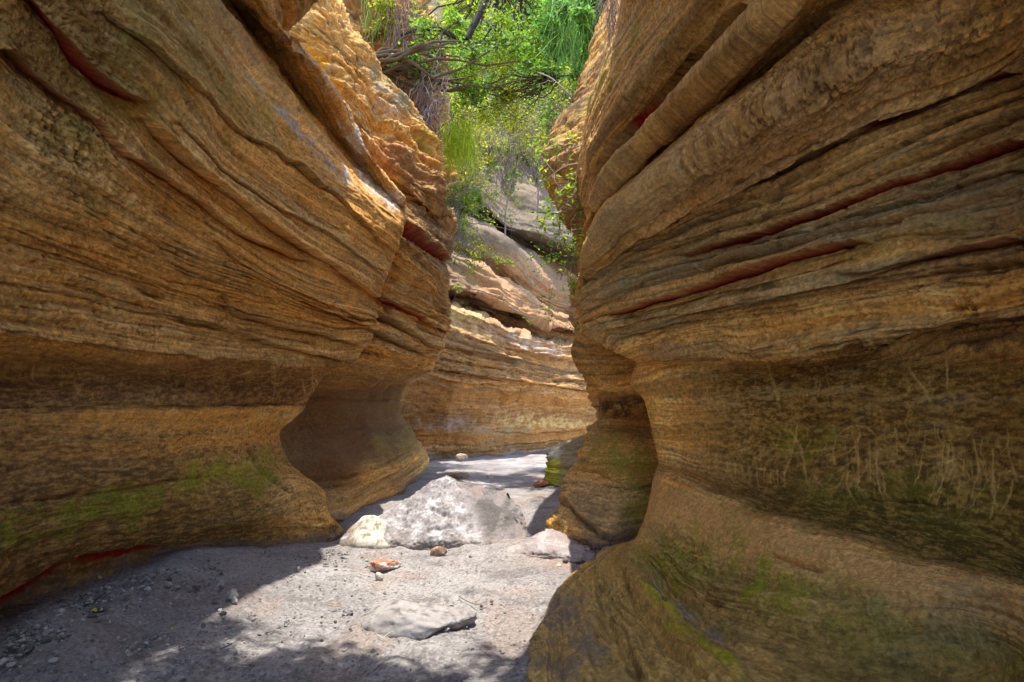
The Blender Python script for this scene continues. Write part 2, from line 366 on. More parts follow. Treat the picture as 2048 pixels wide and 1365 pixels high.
UP = [[W((x0 + .12 * math.sin(y * 1.7 + k), y, z)) for y in (-3, -1, .8, 2.4, 3.8, 5.2, 6.3)] + [W((x0 - 2.0, 8.2, z))] for k, (x0, z) in enumerate([(-4.2, 3.6), (-3.3, 5.6), (-2.5, 6.6), (-1.95, 7.3), (-1.8, 7.6), (-2.2, 7.9), (-4.0, 8.1), (-7.0, 8.2)])]
f_L1 = [
 ([(55,-10),(110,60),(160,118),(215,165),(275,200)],'l',.085,.15,2),
 ([(285,235),(370,320),(450,372),(560,470),(620,500),(700,552),(750,592)],'l',.07,.12,0.25),
 ([(0,90),(110,185),(190,243),(230,292),(320,354),(410,410),(480,470),(600,520)],'l',.05,.09,0.6),
 ([(450,590),(470,625),(560,652),(640,667),(720,692)],'l',.05,.09),
 ([(26,461),(215,533),(451,612),(560,640)],'l',.018,.03),
 ([(0,480),(120,515),(260,560),(450,622)],'g',.010,.02),
 ([(0,560),(200,610),(400,642),(640,692)],'l',.014,.022),
 ([(0,610),(150,632),(330,655),(560,700)],'g',.010,.014),
 ([(350,637),(450,657),(600,702),(700,722)],'l',.04,.06),
 ([(0,664),(150,687),(300,703),(420,714),(540,724),(640,733),(720,712)],'l',.05,.09),
 ([(0,818),(160,812),(350,815),(600,810)],'u',.04,.035),
 ([(200,20),(300,92),(380,165),(480,262),(560,302),(640,372)],'l',.03,.05),
 ([(590,325),(700,420),(790,502)],'l',.025,.05),
 ([(340,240),(430,330),(560,420),(660,470),(760,540)],'l',.02,.035),
 ([(440,485),(470,520),(540,560),(640,600),(720,640)],'l',.035,.06),
 ([(600,600),(700,640),(750,660)],'l',.05,.07,0.5),
 ([(320,560),(450,585),(600,625)],'g',.012,.02),
 ([(500,890),(530,935),(580,985)],'l',.03,.03),
 ([(560,60),(640,180),(690,270)],'g',.02,.03),
 ([(0,1005),(200,985),(420,950)],'g',.02,.02),
 ([(0,1238),(60,1200),(130,1154),(180,1132),(250,1109),(310,1096)],'g',.085,.07,2),
]
def mod_L1(f): return (0.10 + 0.80 * sst(-f.py, -735, -640) * (1 - .62 * sst(f.t, 10.2, 11.2)) + 0.3 * sst(f.py, 960, 1030))
def col_L1(f, c):
    px, py, X, Y, Z, U, S = f.px, f.py, f.X, f.Y, f.Z, f.U, f.S
    def mx(c, k, m): return c * (1 - m[..., None]) + k * m[..., None]
    n = fbm(X * 2, Y * 2, Z * 2, o=4, seed=200)
    band = sst(py + 14 * n, 705, 735) * sst(-py - 8 * n, -822, -806)          # darker bed
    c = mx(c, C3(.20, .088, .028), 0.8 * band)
    low = sst(py + 20 * n, 880, 960) * sst(-px, -640, -480); c = mx(c, C3(.13, .078, .02), 0.85 * low); c = mx(c, C3(.20, .10, .03), .65 * sst(-px, -420, -60) * sst(py, 640, 800))  # lower left dimmed in colour: vignette and low light painted in
    up = sst(-py - 0.9 * px * 0 + 60 * n, -330, -60) * sst(-px, -560, -380)
    c = mx(c, C3(.30, .235, .085), 0.6 * up)
    fl = fbm(U * 12, f.S2 * 40, o=4, seed=246, g=.7); lw = np.clip(sst(py, 700, 760), 0, 1)
    c = mx(c, C3(.60, .36, .11), lw * .42 * sst(fl, .12, .42)); c = mx(c, C3(.07, .042, .014), lw * .5 * sst(-fl, .10, .42))
    # cross-bedding streaks
    cr = vn((px * 0.62 - py) * 0.055 + 2 * n, (px + py) * 0.006, seed=66) + 0.5 * vn((px * 0.62 - py) * 0.15, (px + py) * .01, seed=67)
    m = np.exp(-(((px - 560) / 210) ** 2 + ((py - 420) / 190) ** 2)) * sst(cr, 0.05, 0.5)
    c = mx(c, ORANGE * 1.12, 0.35 * m)
    return c
def wrapLrow(r): return r
def scr(cx, cy, rx, ry, n, seed, lmin=15, lmax=60, w=3.2, st=0.8, vert=True):
    q = random.Random(seed); out = []
    for _ in range(n):
        x = cx + q.uniform(-rx, rx); y = cy + q.uniform(-ry, ry); L = q.uniform(lmin, lmax)
        an = math.radians(90 + q.gauss(0, 16)) if (vert and q.random() < .75) else q.uniform(0, math.pi)
        cu = q.gauss(0, 0.25); pl = []
        for k in range(4): pl.append((x, y)); x += math.cos(an) * L / 3; y += math.sin(an) * L / 3; an += cu
        out.append((pl, w * q.uniform(.6, 1.2), st * q.uniform(.4, 1)))
    return out
rock_face('cliff', UP, seed=33, beds=.06, lumpy=.1, step=6, label='unseen left cliff rim added to shade the left of the sand', bury=False, base=C3(.34,.2,.08))  # added out of view; its lip sets the sun edge on the sand
s_L1 = scr(200,760,190,45,60,3,12,40,2.4,.28) + scr(590,730,45,40,26,4,14,45,2.6,.5) + scr(450,740,60,40,20,5,12,30,2.2,.3) + scr(150,640,160,60,16,6,20,60,2.2,.3,False) + [([(385,550),(400,556),(415,551)],2.6,.8),([(400,555),(388,566)],2.6,.7)]
def to_w(q): return np.array(q) if isinstance(q, W) else P(*q)
def back_col(r, dx, y):
    a_ = to_w(r); return W((a_[0] + dx, y, min(a_[2], 3.9 + .1 * a_[2])))
L1 = [[back_col(r[0], -.9, -4.0), back_col(r[0], -.35, -1.2)] + r for r in L1]
rock_face('canyon_wall', wrapR(L1), feats=f_L1, mod=mod_L1, colmod=col_L1, seed=1, fd=1.45, scratches=s_L1, beds=.030, lumpy=.05, step=2.0,
  ragged=lambda f: .25 * sst(f.t, 13.2, 14.5) * sst(f.px, 380, 520),
  label='near left sandstone canyon wall leaning over the sand with a mossy foot',
  patches=[(440,950,150,26,-12,YMOSS*.7,.5,1.3),(300,990,190,28,-12,MOSS*.8,.6,1.4),(120,1040,200,40,-10,MOSS*.8,.6,1.0),(250,130,190,110,30,OLIVE,.55,1.0),
   (90,60,120,120,0,BROWN,.5,.8),(130,320,120,90,20,OLIVE*.9,.45,.9),(550,212,130,7,48,GREY,.7,.8),(640,308,90,8,43,GREY,.85,.7),(330,840,300,22,0,ORANGE,.6,.5),(560,830,60,20,0,PALE,.35,.4),  # thin grey strips paint highlights along the lip
   (700,352,26,14,60,WHITE,.95,.7),(762,378,60,13,42,WHITE,1,.6),(708,282,62,14,63,WHITE,1,.5),(655,168,55,13,50,WHITE,1,.5),(590,88,55,12,42,WHITE*.8,1,.6),(500,60,90,34,40,C3(.20,.12,.045),.8,.6),  # white patches paint sunlight on the ridge crest
   (560,505,90,40,20,ORANGE*1.1,.6,.9),(680,575,80,26,25,ORANGE*1.15,.7,.7),(380,420,70,22,20,ORANGE,.5,.9),(480,200,120,40,45,OLIVE,.5,.8),(600,190,60,30,50,OLIVE,.6,.7)],
  pits=[(100,60,150,160,0,.010),(130,280,110,90,0,.012)])

# ---- second left buttress
L2 = [
 [(500,1080,7.4),(680,1037,8.1),(760,1004,9.5),(820,967,11.7),(856,926,15.0)],
 [(500,1010,7.6),(690,985,8.6),(765,960,10),(815,930,12),(850,905,14.6)],
 [(500,940,7.7),(680,920,8.8),(750,905,10.3),(800,890,12),(826,868,14.2)],
 [(500,860,7.8),(620,850,9.2),(700,840,10.7),(760,835,12.3),(797,830,13.6)],
 [(500,790,7.8),(640,786,9.2),(710,783,10.7),(770,781,12.2),(803,780,13.1)],
 [(580,750,7.6),(660,752,8.9),(730,754,10.2),(790,755,11.8),(832,752,12.9)],
 [(600,712,7.5),(680,722,8.6),(740,730,9.8),(800,738,11.3),(862,742,12.4)],
 [(620,640,7.7),(700,668,8.7),(760,688,9.7),(830,705,11),(880,715,12.1)],
 [(630,580,7.8),(705,615,8.8),(765,640,9.7),(835,665,10.9),(886,685,12)],
 [(640,520,7.9),(710,565,8.9),(770,600,9.8),(840,630,10.9),(893,655,11.9)],
 [(600,400,8.0),(730,440,8.7),(800,475,9.4),(860,520,10.4),(896,575,11.6)],
 [(580,300,8.3),(725,370,8.8),(800,430,9.7),(860,470,10.7),(900,500,11.6)],
 [(560,250,8.4),(720,330,9.0),(800,395,10.0),(862,430,11.0),(905,450,11.7)],
 [(480,130,8.6),(700,235,8.8),(780,325,9.5),(840,375,10.2),(884,405,10.9)],
 [(450,90,8.8),(690,190,8.9),(770,270,9.6),(835,320,10.3),(888,345,11.0)],
 [(420,30,9.2),(680,130,9.0),(755,215,9.7),(815,262,10.4),(872,296,11.2)],
 [(400,-250,10),(612,-60,9.5),(655,2,10),(706,68,10.4),(742,135,11)],
 [(400,-250,12),(592,-50,11.5),(625,20,12),(670,88,12.4),(700,160,13)],
]
f_L2 = [
 ([(755,592),(800,612),(850,640),(892,662)],'l',.10,.20,2),
 ([(740,620),(800,650),(860,690),(885,700)],'l',.10,.14),
 ([(700,640),(760,668),(850,712),(870,722)],'l',.10,.12),
 ([(700,690),(780,715),(862,745)],'l',.05,.10),
 ([(795,445),(830,470),(870,500),(895,520)],'l',.12,.22,1.0),
 ([(700,680),(760,700),(850,735)],'g',.02,.03),
 ([(600,180),(640,260),(700,330),(800,400),(880,430)],'l',.06,.10),
 ([(640,20),(690,120),(735,180)],'g',.05,.07),
 ([(600,797),(700,800),(800,803)],'g',.04,.05),
 ([(680,960),(760,935),(830,900)],'g',.04,.05),([(700,990),(780,955),(845,915)],'g',.03,.04),
 ([(740,180),(800,250),(870,310)],'g',.05,.08),
]
def mod_L2(f): return 0.25 + 0.85 * sst(-f.py, -760, -700) + 0.1 * sst(f.py, 880, 930)
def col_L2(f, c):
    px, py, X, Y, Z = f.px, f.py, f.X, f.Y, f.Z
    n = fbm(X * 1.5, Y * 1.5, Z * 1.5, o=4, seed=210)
    m = .9 * sst(py + 10 * n, 735, 790) * sst(-(py + .5 * (px - 660)) + 25 * n, -1015, -950); c = c * (1 - m[..., None]) + C3(.19, .095, .038) * m[..., None]  # shade of the hollow waist painted as darker brown
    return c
L2 = [[(a, b, c + (1.3, .6, 0, 0, 0)[j] * (0 if i < 1 else 1)) for j, (a, b, c) in enumerate(r)] for i, r in enumerate(L2)]
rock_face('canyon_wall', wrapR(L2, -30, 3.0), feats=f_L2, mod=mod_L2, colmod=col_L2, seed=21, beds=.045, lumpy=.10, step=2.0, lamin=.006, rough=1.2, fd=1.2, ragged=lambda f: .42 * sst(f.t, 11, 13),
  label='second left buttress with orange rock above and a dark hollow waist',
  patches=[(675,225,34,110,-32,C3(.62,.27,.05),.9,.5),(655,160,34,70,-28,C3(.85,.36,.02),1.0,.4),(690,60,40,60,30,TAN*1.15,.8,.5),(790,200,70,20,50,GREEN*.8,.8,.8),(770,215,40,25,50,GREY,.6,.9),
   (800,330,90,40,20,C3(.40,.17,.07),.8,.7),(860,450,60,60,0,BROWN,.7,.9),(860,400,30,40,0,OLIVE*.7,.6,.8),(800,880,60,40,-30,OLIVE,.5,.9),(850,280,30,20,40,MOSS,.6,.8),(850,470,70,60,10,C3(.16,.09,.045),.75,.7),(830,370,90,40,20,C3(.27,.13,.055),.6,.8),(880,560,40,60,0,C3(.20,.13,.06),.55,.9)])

# ---- recessed dark wall behind the left buttress, under the hanging roots
L3 = [
 [(640,430,13),(740,420,13),(820,410,13),(890,400,13.4),(915,395,14)],
 [(640,330,13.6),(740,320,13.6),(820,310,13.6),(880,300,14),(900,295,14.6)],
 [(640,230,14),(740,220,14),(820,215,14),(876,205,14.2),(895,200,15)],
 [(640,170,13),(730,160,12.7),(800,150,12.6),(860,135,13),(885,130,14)],
 [(640,80,12.9),(720,80,12.5),(780,60,12.5),(830,40,13),(860,30,14)],
 [(640,-60,13.5),(700,-60,13),(760,-80,13),(820,-100,13.6),(850,-110,14.6)],
]
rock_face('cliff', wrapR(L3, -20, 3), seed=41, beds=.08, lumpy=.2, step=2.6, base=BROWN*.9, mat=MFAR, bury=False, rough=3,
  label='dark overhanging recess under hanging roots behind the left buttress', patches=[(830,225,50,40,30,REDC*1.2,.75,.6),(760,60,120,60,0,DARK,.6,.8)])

# ---- back wall closing the bend
B1 = [
 [(760,932,17),(860,920,17.2),(940,917,17.6),(1005,912,18.4),(1080,905,20),(1180,896,22),(1290,888,24.5)],
 [(760,880,17),(860,882,17.1),(935,880,17.4),(990,878,18.2),(1080,878,19.8),(1180,874,21.8),(1290,870,24.3)],
 [(760,850,17),(860,852,17.1),(940,852,17.5),(1010,850,18.5),(1080,850,19.7),(1180,848,21.7),(1290,846,24.2)],
 [(760,800,16.8),(850,805,16.9),(940,812,17.4),(1020,816,18.2),(1090,818,19.4),(1180,818,21.4),(1290,818,24)],
 [(760,735,16.5),(860,738,16.7),(940,750,17.0),(1030,762,17.7),(1100,772,18.8),(1187,783,21),(1290,790,23.6)],
 [(760,670,16.5),(870,690,16.7),(945,706,17.0),(1025,727,17.8),(1100,745,18.9),(1180,758,21),(1290,765,23.6)],
 [(760,590,16.4),(880,612,16.7),(950,634,17.0),(1019,665,17.7),(1090,687,19),(1170,692,21),(1290,695,23.5)],
 [(760,582,18.3),(880,603,18.6),(950,622,18.9),(1025,655,19.6),(1095,677,20.6),(1170,684,22.2),(1290,688,24)],
 [(760,525,18.5),(880,576,18.8),(950,596,19.0),(1030,632,19.7),(1100,658,20.7),(1170,669,22.4),(1290,675,24.2)],
 [(760,515,16.8),(880,570,17.1),(950,589,17.4),(1030,626,18.1),(1100,651,19.3),(1170,662,21.3),(1290,668,23.5)],
 [(760,440,17.1),(880,500,17.4),(941,528,17.6),(1003,567,18.2),(1067,609,19.4),(1140,637,21.3),(1290,650,23.4)],
 [(760,430,18.6),(880,492,18.9),(945,521,19.1),(1010,559,19.7),(1075,601,20.8),(1145,629,22.4),(1290,643,24.3)],
 [(760,400,18.3),(880,462,18.5),(950,502,18.7),(1022,535,19.3),(1076,583,20.5),(1145,610,22.3),(1290,625,24.2)],
 [(760,360,18.3),(880,425,18.5),(952,457,18.7),(1040,510,19.5),(1078,563,20.5),(1140,592,22.3),(1290,605,24.2)],
 [(760,345,20),(880,410,20.3),(960,446,20.5),(1047,500,21.2),(1100,541,22),(1160,572,23.2),(1290,590,24.6)],
 [(760,330,22.4),(880,395,22.6),(960,425,22.8),(1045,484,23.6),(1100,508,24.2),(1160,532,25),(1290,560,25.2)],
 [(760,320,20.1),(880,380,20.3),(960,405,20.5),(1020,455,20.8),(1075,467,21.2),(1122,483,21.8),(1290,510,23)],
 [(760,230,21.4),(880,300,21.6),(960,330,21.8),(1015,360,22),(1070,370,22.4),(1125,385,23),(1290,400,24)],
 [(760,150,24),(880,200,25),(960,210,26),(1015,215,27),(1070,220,28),(1125,225,29),(1290,230,30)],
 [(700,-150,33),(850,-120,35),(960,-100,36),(1015,-100,37),(1070,-100,38),(1150,-100,39),(1330,-100,40)],
]
f_B1 = [
 ([(861,737),(950,750),(1030,762),(1100,772),(1187,784)],'l',.08,.20),
 ([(865,715),(950,728),(1040,745),(1187,768)],'l',.06,.12),
 ([(870,690),(960,705),(1060,727),(1187,752)],'l',.08,.18),
 ([(880,660),(980,690),(1100,715),(1187,730)],'l',.06,.10),
 ([(985,862),(1060,868),(1170,860)],'l',.07,.12),([(1000,892),(1080,884),(1170,876)],'l',.06,.10),
 ([(860,852),(940,852),(980,853)],'g',.05,.06),
 ([(905,618),(1019,668),(1140,690)],'l',.05,.08),
]
def col_B1(f, c):
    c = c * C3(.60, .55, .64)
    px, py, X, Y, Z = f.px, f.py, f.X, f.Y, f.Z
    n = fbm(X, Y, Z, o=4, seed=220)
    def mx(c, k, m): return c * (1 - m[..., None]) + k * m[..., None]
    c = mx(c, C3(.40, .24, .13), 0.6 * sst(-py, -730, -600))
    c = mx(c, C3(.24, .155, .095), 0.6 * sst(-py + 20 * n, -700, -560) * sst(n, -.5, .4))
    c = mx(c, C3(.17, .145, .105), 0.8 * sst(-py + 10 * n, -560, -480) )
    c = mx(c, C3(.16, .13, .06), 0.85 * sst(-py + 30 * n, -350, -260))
    return c
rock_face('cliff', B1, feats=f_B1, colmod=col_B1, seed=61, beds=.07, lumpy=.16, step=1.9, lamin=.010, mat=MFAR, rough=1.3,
  label='back cliff of stepped ledges closing the canyon bend', mod=lambda f: .12 + 1.0 * sst(-f.py, -800, -745) * (1 - .8 * sst(-f.py, -600, -530)) + .5 * sst(f.py, 845, 855),
  patches=[(1080,845,90,14,0,PALE,.7,.6),(900,850,60,14,0,C3(.40,.33,.28),.6,.6),(930,640,60,30,10,PALE,.6,.8),(1060,690,70,14,20,WHITE*.7,.5,.9),(1000,860,90,10,0,GREEN*.9,.4,.8)])

# ---- second right pillar
R2 = [
 [(1098,1050,7.7),(1150,1082,6.9),(1215,1090,6.6),(1300,1072,7.0),(1400,1060,7.5)],
 [(1112,1028,7.8),(1160,1045,7.0),(1225,1052,6.75),(1305,1040,7.0),(1400,1030,7.5)],
 [(1130,990,7.9),(1180,1000,7.15),(1240,1008,6.9),(1310,1000,7.1),(1400,990,7.5)],
 [(1132,962,8.1),(1185,965,7.35),(1245,968,7.05),(1312,965,7.2),(1400,960,7.6)],
 [(1164,918,8.4),(1202,917,7.7),(1250,915,7.35),(1315,915,7.3),(1400,912,7.7)],
 [(1180,870,8.6),(1212,872,8.0),(1256,872,7.6),(1318,872,7.5),(1400,870,7.8)],
 [(1200,845,8.6),(1225,848,8.1),(1262,849,7.8),(1320,849,7.7),(1400,848,8)],
 [(1203,818,8.8),(1230,817,8.3),(1268,817,8.0),(1325,817,7.9),(1400,815,8.1)],
 [(1198,792,8.7),(1228,791,8.2),(1268,791,7.8),(1330,790,7.6),(1400,788,7.8)],
 [(1190,782,8.1),(1222,785,7.5),(1266,785,7.15),(1330,784,7.0),(1400,782,7.2)],
 [(1166,742,7.9),(1205,744,7.3),(1260,744,7.0),(1330,742,6.9),(1400,740,7.1)],
 [(1146,700,8.0),(1192,700,7.35),(1250,700,7.0),(1320,698,6.9),(1400,696,7.1)],
 [(1152,640,8.2),(1195,640,7.5),(1250,640,7.1),(1320,638,7.0),(1400,636,7.2)],
 [(1156,560,8.3),(1198,555,7.5),(1250,550,7.1),(1320,545,7.0),(1400,540,7.2)],
 [(1150,490,8.2),(1194,480,7.5),(1248,470,7.1),(1320,460,7.0),(1400,450,7.2)],
 [(1128,440,8.1),(1180,425,7.5),(1240,410,7.1),(1310,395,7.0),(1400,380,7.2)],
 [(1096,380,8.2),(1160,360,7.5),(1225,340,7.1),(1300,320,7.0),(1400,300,7.2)],
 [(1088,325,8.4),(1145,300,7.7),(1210,275,7.3),(1290,240,7.1),(1400,200,7.3)],
 [(1108,270,8.9),(1155,230,8.3),(1212,200,7.8),(1290,160,7.5),(1400,120,7.5)],
 [(1150,205,9.8),(1185,165,9.2),(1225,120,8.7),(1300,60,8.3),(1400,0,8.2)],
 [(1180,120,10.8),(1208,70,10.2),(1245,10,9.7),(1320,-60,9.3),(1420,-120,9.2)],
 [(1205,40,11.6),(1232,-20,11),(1270,-80,10.6),(1340,-160,10.3),(1440,-220,10.3)],
]
f_R2 = [([(1135,1000),(1160,1030),(1200,1065),(1225,1080)],'l',.07,.10),([(1150,935),(1200,945),(1300,985)],'g',.03,.04),
 ([(1160,742),(1200,748),(1300,745)],'l',.03,.05),([(1095,330),(1160,380),(1180,440)],'g',.06,.09)]
rock_face('canyon_wall', wrapL(R2, 60, 3.0), feats=f_R2, seed=81, beds=.028, lumpy=.07, step=2.0, lamin=.006,
  mod=lambda f: .3 + .6 * sst(-f.py, -700, -640) + .5 * sst(f.py, 900, 1000),
  label='second right pillar with a dark waist and bulging foot', base=C3(.50,.28,.075), ragged=lambda f: .16 * sst(f.t, 11, 14),
  patches=[(1250,815,80,27,0,C3(.11,.055,.03),.95,.2),(1250,895,90,40,0,OLIVE,.55,.8),(1260,940,70,40,30,MOSS,.5,.9),(1200,1030,80,40,20,C3(.24,.17,.10),.6,.7),(1290,1010,40,50,60,MOSS,.55,.8),(1140,340,60,80,0,C3(.45,.24,.10),.6,.5),(1150,235,90,14,-50,MOSS*.8,.7,.8),(1175,190,110,26,-52,C3(.13,.075,.04),.9,.5),(1130,430,60,60,0,BROWN,.5,.8)])
# small far corner of the right bank
R3 = [
 [(1150,945,10.5),(1175,950,10),(1230,950,9.8),(1320,950,9.8)],
 [(1165,890,11),(1190,880,10.4),(1240,880,10),(1320,880,10)],
 [(1186,850,11.4),(1205,850,10.8),(1245,850,10.4),(1320,850,10.3)],
 [(1199,815,11.4),(1212,815,10.9),(1250,815,10.4),(1320,815,10.3)],
 [(1180,770,11.2),(1200,770,10.6),(1250,770,10.2),(1320,770,10.1)],
 [(1160,700,11.2),(1185,700,10.6),(1250,700,10.2),(1320,700,10.1)],
 [(1145,640,11.2),(1180,640,10.8),(1240,640,10.4),(1320,640,10.3)],
 [(1150,560,11.4),(1180,560,11),(1240,560,10.8),(1320,560,10.8)],
]
rock_face('canyon_wall', wrapL(R3, 40, 3), seed=91, beds=.06, lumpy=.12, step=2.6, label='third right spur peeping out behind the dark waisted pillar', base=C3(.42,.25,.13), mat=MFAR)

# ---- near right wall
R1 = [
 [(1200,1116,6.0),(1146,1168,5.2),(1101,1233,4.5),(1076,1300,3.75),(1080,1405,3.1),(1090,1700,2.1),W((.12,.6,-.05))],
 [(1222,1100,6.0),(1172,1150,5.15),(1135,1215,4.45),(1115,1290,3.7),(1130,1400,3.0),(1180,1680,2.1),W((.3,.65,.14))],
 [(1248,1092,6.0),(1225,1130,5.1),(1235,1190,4.35),(1290,1265,3.45),(1380,1360,2.8),(1560,1560,2.1),W((.8,.8,.3))],
 [(1262,1086,6.0),(1255,1118,5.1),(1292,1185,4.3),(1375,1275,3.35),(1495,1362,2.7),(1800,1540,2.1),W((1.1,1.0,.38))],
 [(1270,1080,6.05),(1275,1105,5.25),(1335,1165,4.5),(1440,1240,3.6),(1610,1310,2.95),(1900,1440,2.35),W((1.35,1.1,.42))],
 [(1282,1060,6.0),(1300,1075,5.2),(1375,1125,4.4),(1500,1180,3.5),(1700,1240,2.85),(2040,1320,2.28),W((1.5,1.1,.6))],
 [(1300,1010,5.9),(1330,1020,5.15),(1415,1060,4.35),(1545,1110,3.5),(1750,1165,2.83),(2048,1240,2.28),W((1.6,1.1,.75))],
 [(1314,945,5.8),(1362,966,5.2),(1452,1003,4.4),(1582,1048,3.6),(1782,1102,2.95),(2048,1168,2.4),W((1.8,1.1,.92))],
 [(1318,925,6.0),(1372,940,5.6),(1470,968,4.9),(1602,1004,4.1),(1802,1054,3.4),(2048,1105,2.8),W((2.15,1.1,1.0))],
 [(1306,860,6.0),(1370,862,5.6),(1480,865,4.95),(1620,870,4.25),(1800,875,3.55),(2048,880,2.95),W((2.3,1.1,1.35))],
 [(1290,798,6.0),(1360,795,5.5),(1480,785,4.85),(1620,775,4.15),(1800,760,3.45),(2048,740,2.85),W((2.25,1.1,1.65))],
 [(1267,765,6.1),(1345,752,5.5),(1470,742,5.0),(1620,724,4.35),(1800,694,3.65),(2048,654,3.05),W((2.2,1.1,1.85))],
 [(1274,738,6.1),(1350,728,5.5),(1480,721,4.9),(1620,705,4.25),(1800,675,3.55),(2048,637,2.95),W((2.1,1.1,1.95))],
 [(1272,722,5.85),(1350,722,5.2),(1480,716,4.5),(1620,700,3.8),(1800,670,3.1),(2048,632,2.5),W((1.85,1.1,2.0))],
 [(1228,692,5.85),(1310,673,5.2),(1450,645,4.4),(1600,620,3.7),(1800,585,3.05),(2048,545,2.45),W((1.8,1.0,2.15))],
 [(1172,652,6.0),(1260,615,5.3),(1420,572,4.4),(1560,535,3.7),(1760,475,3.05),(2048,425,2.45),W((1.8,1.0,2.4))],
 [(1166,605,6.1),(1270,540,5.3),(1430,495,4.4),(1570,455,3.7),(1760,385,3.05),(2048,275,2.45),W((1.8,1.0,2.7))],
 [(1172,560,6.2),(1240,487,5.45),(1390,400,4.6),(1550,335,3.8),(1760,237,3.0),(2048,140,2.42),W((1.75,1.0,2.95))],
 [(1165,525,5.9),(1225,437,4.95),(1385,318,4.0),(1555,205,3.2),(1760,90,2.65),(2048,-50,2.2),W((1.5,.9,3.2))],
 [(1176,478,6.35),(1222,395,5.55),(1370,250,4.7),(1500,145,3.9),(1650,25,3.25),(1900,-160,2.65),W((1.6,.9,3.5))],
 [(1168,458,6.05),(1209,376,5.15),(1350,228,4.25),(1468,108,3.45),(1608,-30,2.85),(1860,-240,2.3),W((1.3,.9,3.65))],
 [(1174,438,6.5),(1201,352,5.7),(1328,192,4.85),(1434,82,4.05),(1560,-60,3.3),(1800,-280,2.65),W((1.3,.9,3.8))],
 [(1160,400,6.6),(1185,320,5.8),(1285,165,4.9),(1385,20,4.1),(1500,-150,3.4),(1750,-400,2.8),W((1.0,.9,4.2))],
 [(1158,340,7.2),(1172,270,6.5),(1232,110,5.6),(1330,-40,4.6),(1330,-270,3.7),(1330,-600,3.0),W((.5,.9,5.2))],
 [(1185,270,8.4),(1200,190,7.8),(1262,30,6.6),(1165,-210,4.9),(1122,-480,3.9),(1090,-900,3.1),W((.1,.9,6.2))],  # near columns here and one row up pushed out to shade the mound
 [(1230,230,9.4),(1250,150,8.8),(1320,-20,8),(1420,-180,7),(1550,-400,6),(1750,-800,5.4),W((2.8,.9,6.2))],
]
f_R1 = [
 ([(1180,560),(1240,487),(1330,435),(1400,398),(1550,335),(1680,275)],'l',.08,.09),
 ([(1185,525),(1230,437),(1390,318),(1555,205),(1760,80)],'r',.30,.08),
 ([(1209,376),(1350,228),(1468,108),(1608,-30)],'r',.14,.07),
 ([(1188,310),(1290,168),(1395,30),(1440,-30)],'r',.16,.08),
 ([(1200,620),(1330,570),(1500,520),(1700,455),(2048,350)],'r',.07,.03),
 ([(1210,600),(1300,560),(1450,530),(1600,490)],'l',.04,.05),
 ([(1250,672),(1400,632),(1560,600),(1750,566),(2048,520)],'l',.035,.04),
 ([(1227,628),(1322,601),(1416,570),(1522,533),(1627,506),(1720,482)],'l',.05,.10,2),
 ([(1374,508),(1469,482),(1575,445),(1696,408),(1786,371),(1900,330),(2048,282)],'l',.055,.10,2),
 ([(1690,262),(1786,229),(1918,168),(2048,136)],'l',.06,.10,2),
 ([(1232,656),(1311,633),(1400,620),(1522,598),(1706,560),(1838,520),(2048,478)],'l',.03,.05,.8),
 ([(1701,545),(1838,519),(1950,498),(2048,477)],'l',.02,.04),
 ([(1380,716),(1500,714),(1640,697),(1759,677),(1891,650),(2048,622)],'l',.03,.05,.0),
 ([(1700,700),(1759,693),(1891,667),(2048,640)],'g',.07,.05,2),
 ([(1200,345),(1258,268),(1327,192),(1427,92),(1500,15)],'l',.06,.11),
 ([(1268,256),(1298,228),(1322,202)],'g',.07,.04,2),
 ([(1278,310),(1300,290),(1318,272)],'g',.06,.03,2),
 ([(1190,413),(1311,297),(1395,224),(1548,113),(1654,39)],'l',.06,.10),
 
 ([(1284,445),(1364,392),(1522,350),(1627,297),(1690,262)],'l',.04,.06),
 ([(1279,440),(1340,370),(1420,312),(1520,300)],'l',.035,.05),
 ([(1200,560),(1270,500),(1400,440),(1560,400),(1700,340),(1850,270),(2048,190)],'l',.025,.04),
 ([(1185,590),(1270,520),(1420,470),(1575,425),(1750,360),(2048,225)],'l',.02,.035),
 ([(1250,560),(1400,520),(1600,470),(1750,430),(2048,340)],'l',.02,.035),
 ([(1220,600),(1400,545),(1560,505),(1750,450),(2048,380)],'l',.02,.035,.3),
 ([(1240,640),(1400,595),(1560,560),(1700,520)],'l',.02,.03),
 ([(1200,575),(1330,535),(1480,500)],'g',.01,.02),
 ([(1280,680),(1450,640),(1650,615),(1900,560),(2048,530)],'g',.012,.016),
 ([(1300,660),(1500,625),(1700,600),(2048,560)],'g',.010,.012),
 ([(1700,1005),(1790,1008),(1860,1020)],'u',.05,.06),
 ([(1540,1105),(1600,1130),(1640,1140)],'g',.02,.03),
 ([(1930,1178),(2048,1185)],'g',.03,.05),
 ([(1300,1185),(1375,1275),(1500,1365)],'u',.04,.05),
 ([(1190,1140),(1200,1200),(1240,1290),(1300,1365)],'g',.05,.07),
 ([(1230,1120),(1270,1210),(1340,1300),(1400,1365)],'g',.025,.03),
 ([(1150,1180),(1165,1260),(1200,1365)],'g',.02,.02),
]
def mod_R1(f): return 0.08 + .95 * sst(-f.py, -725, -690) * (1 - .82 * sst(f.t, 18.15, 18.9) + .25 * sst(f.t, 22, 23)) + .95 * sst(f.py, 1090, 1180) * sst(-f.px, -1560, -1300) + .2 * sst(f.py, 1100, 1200)
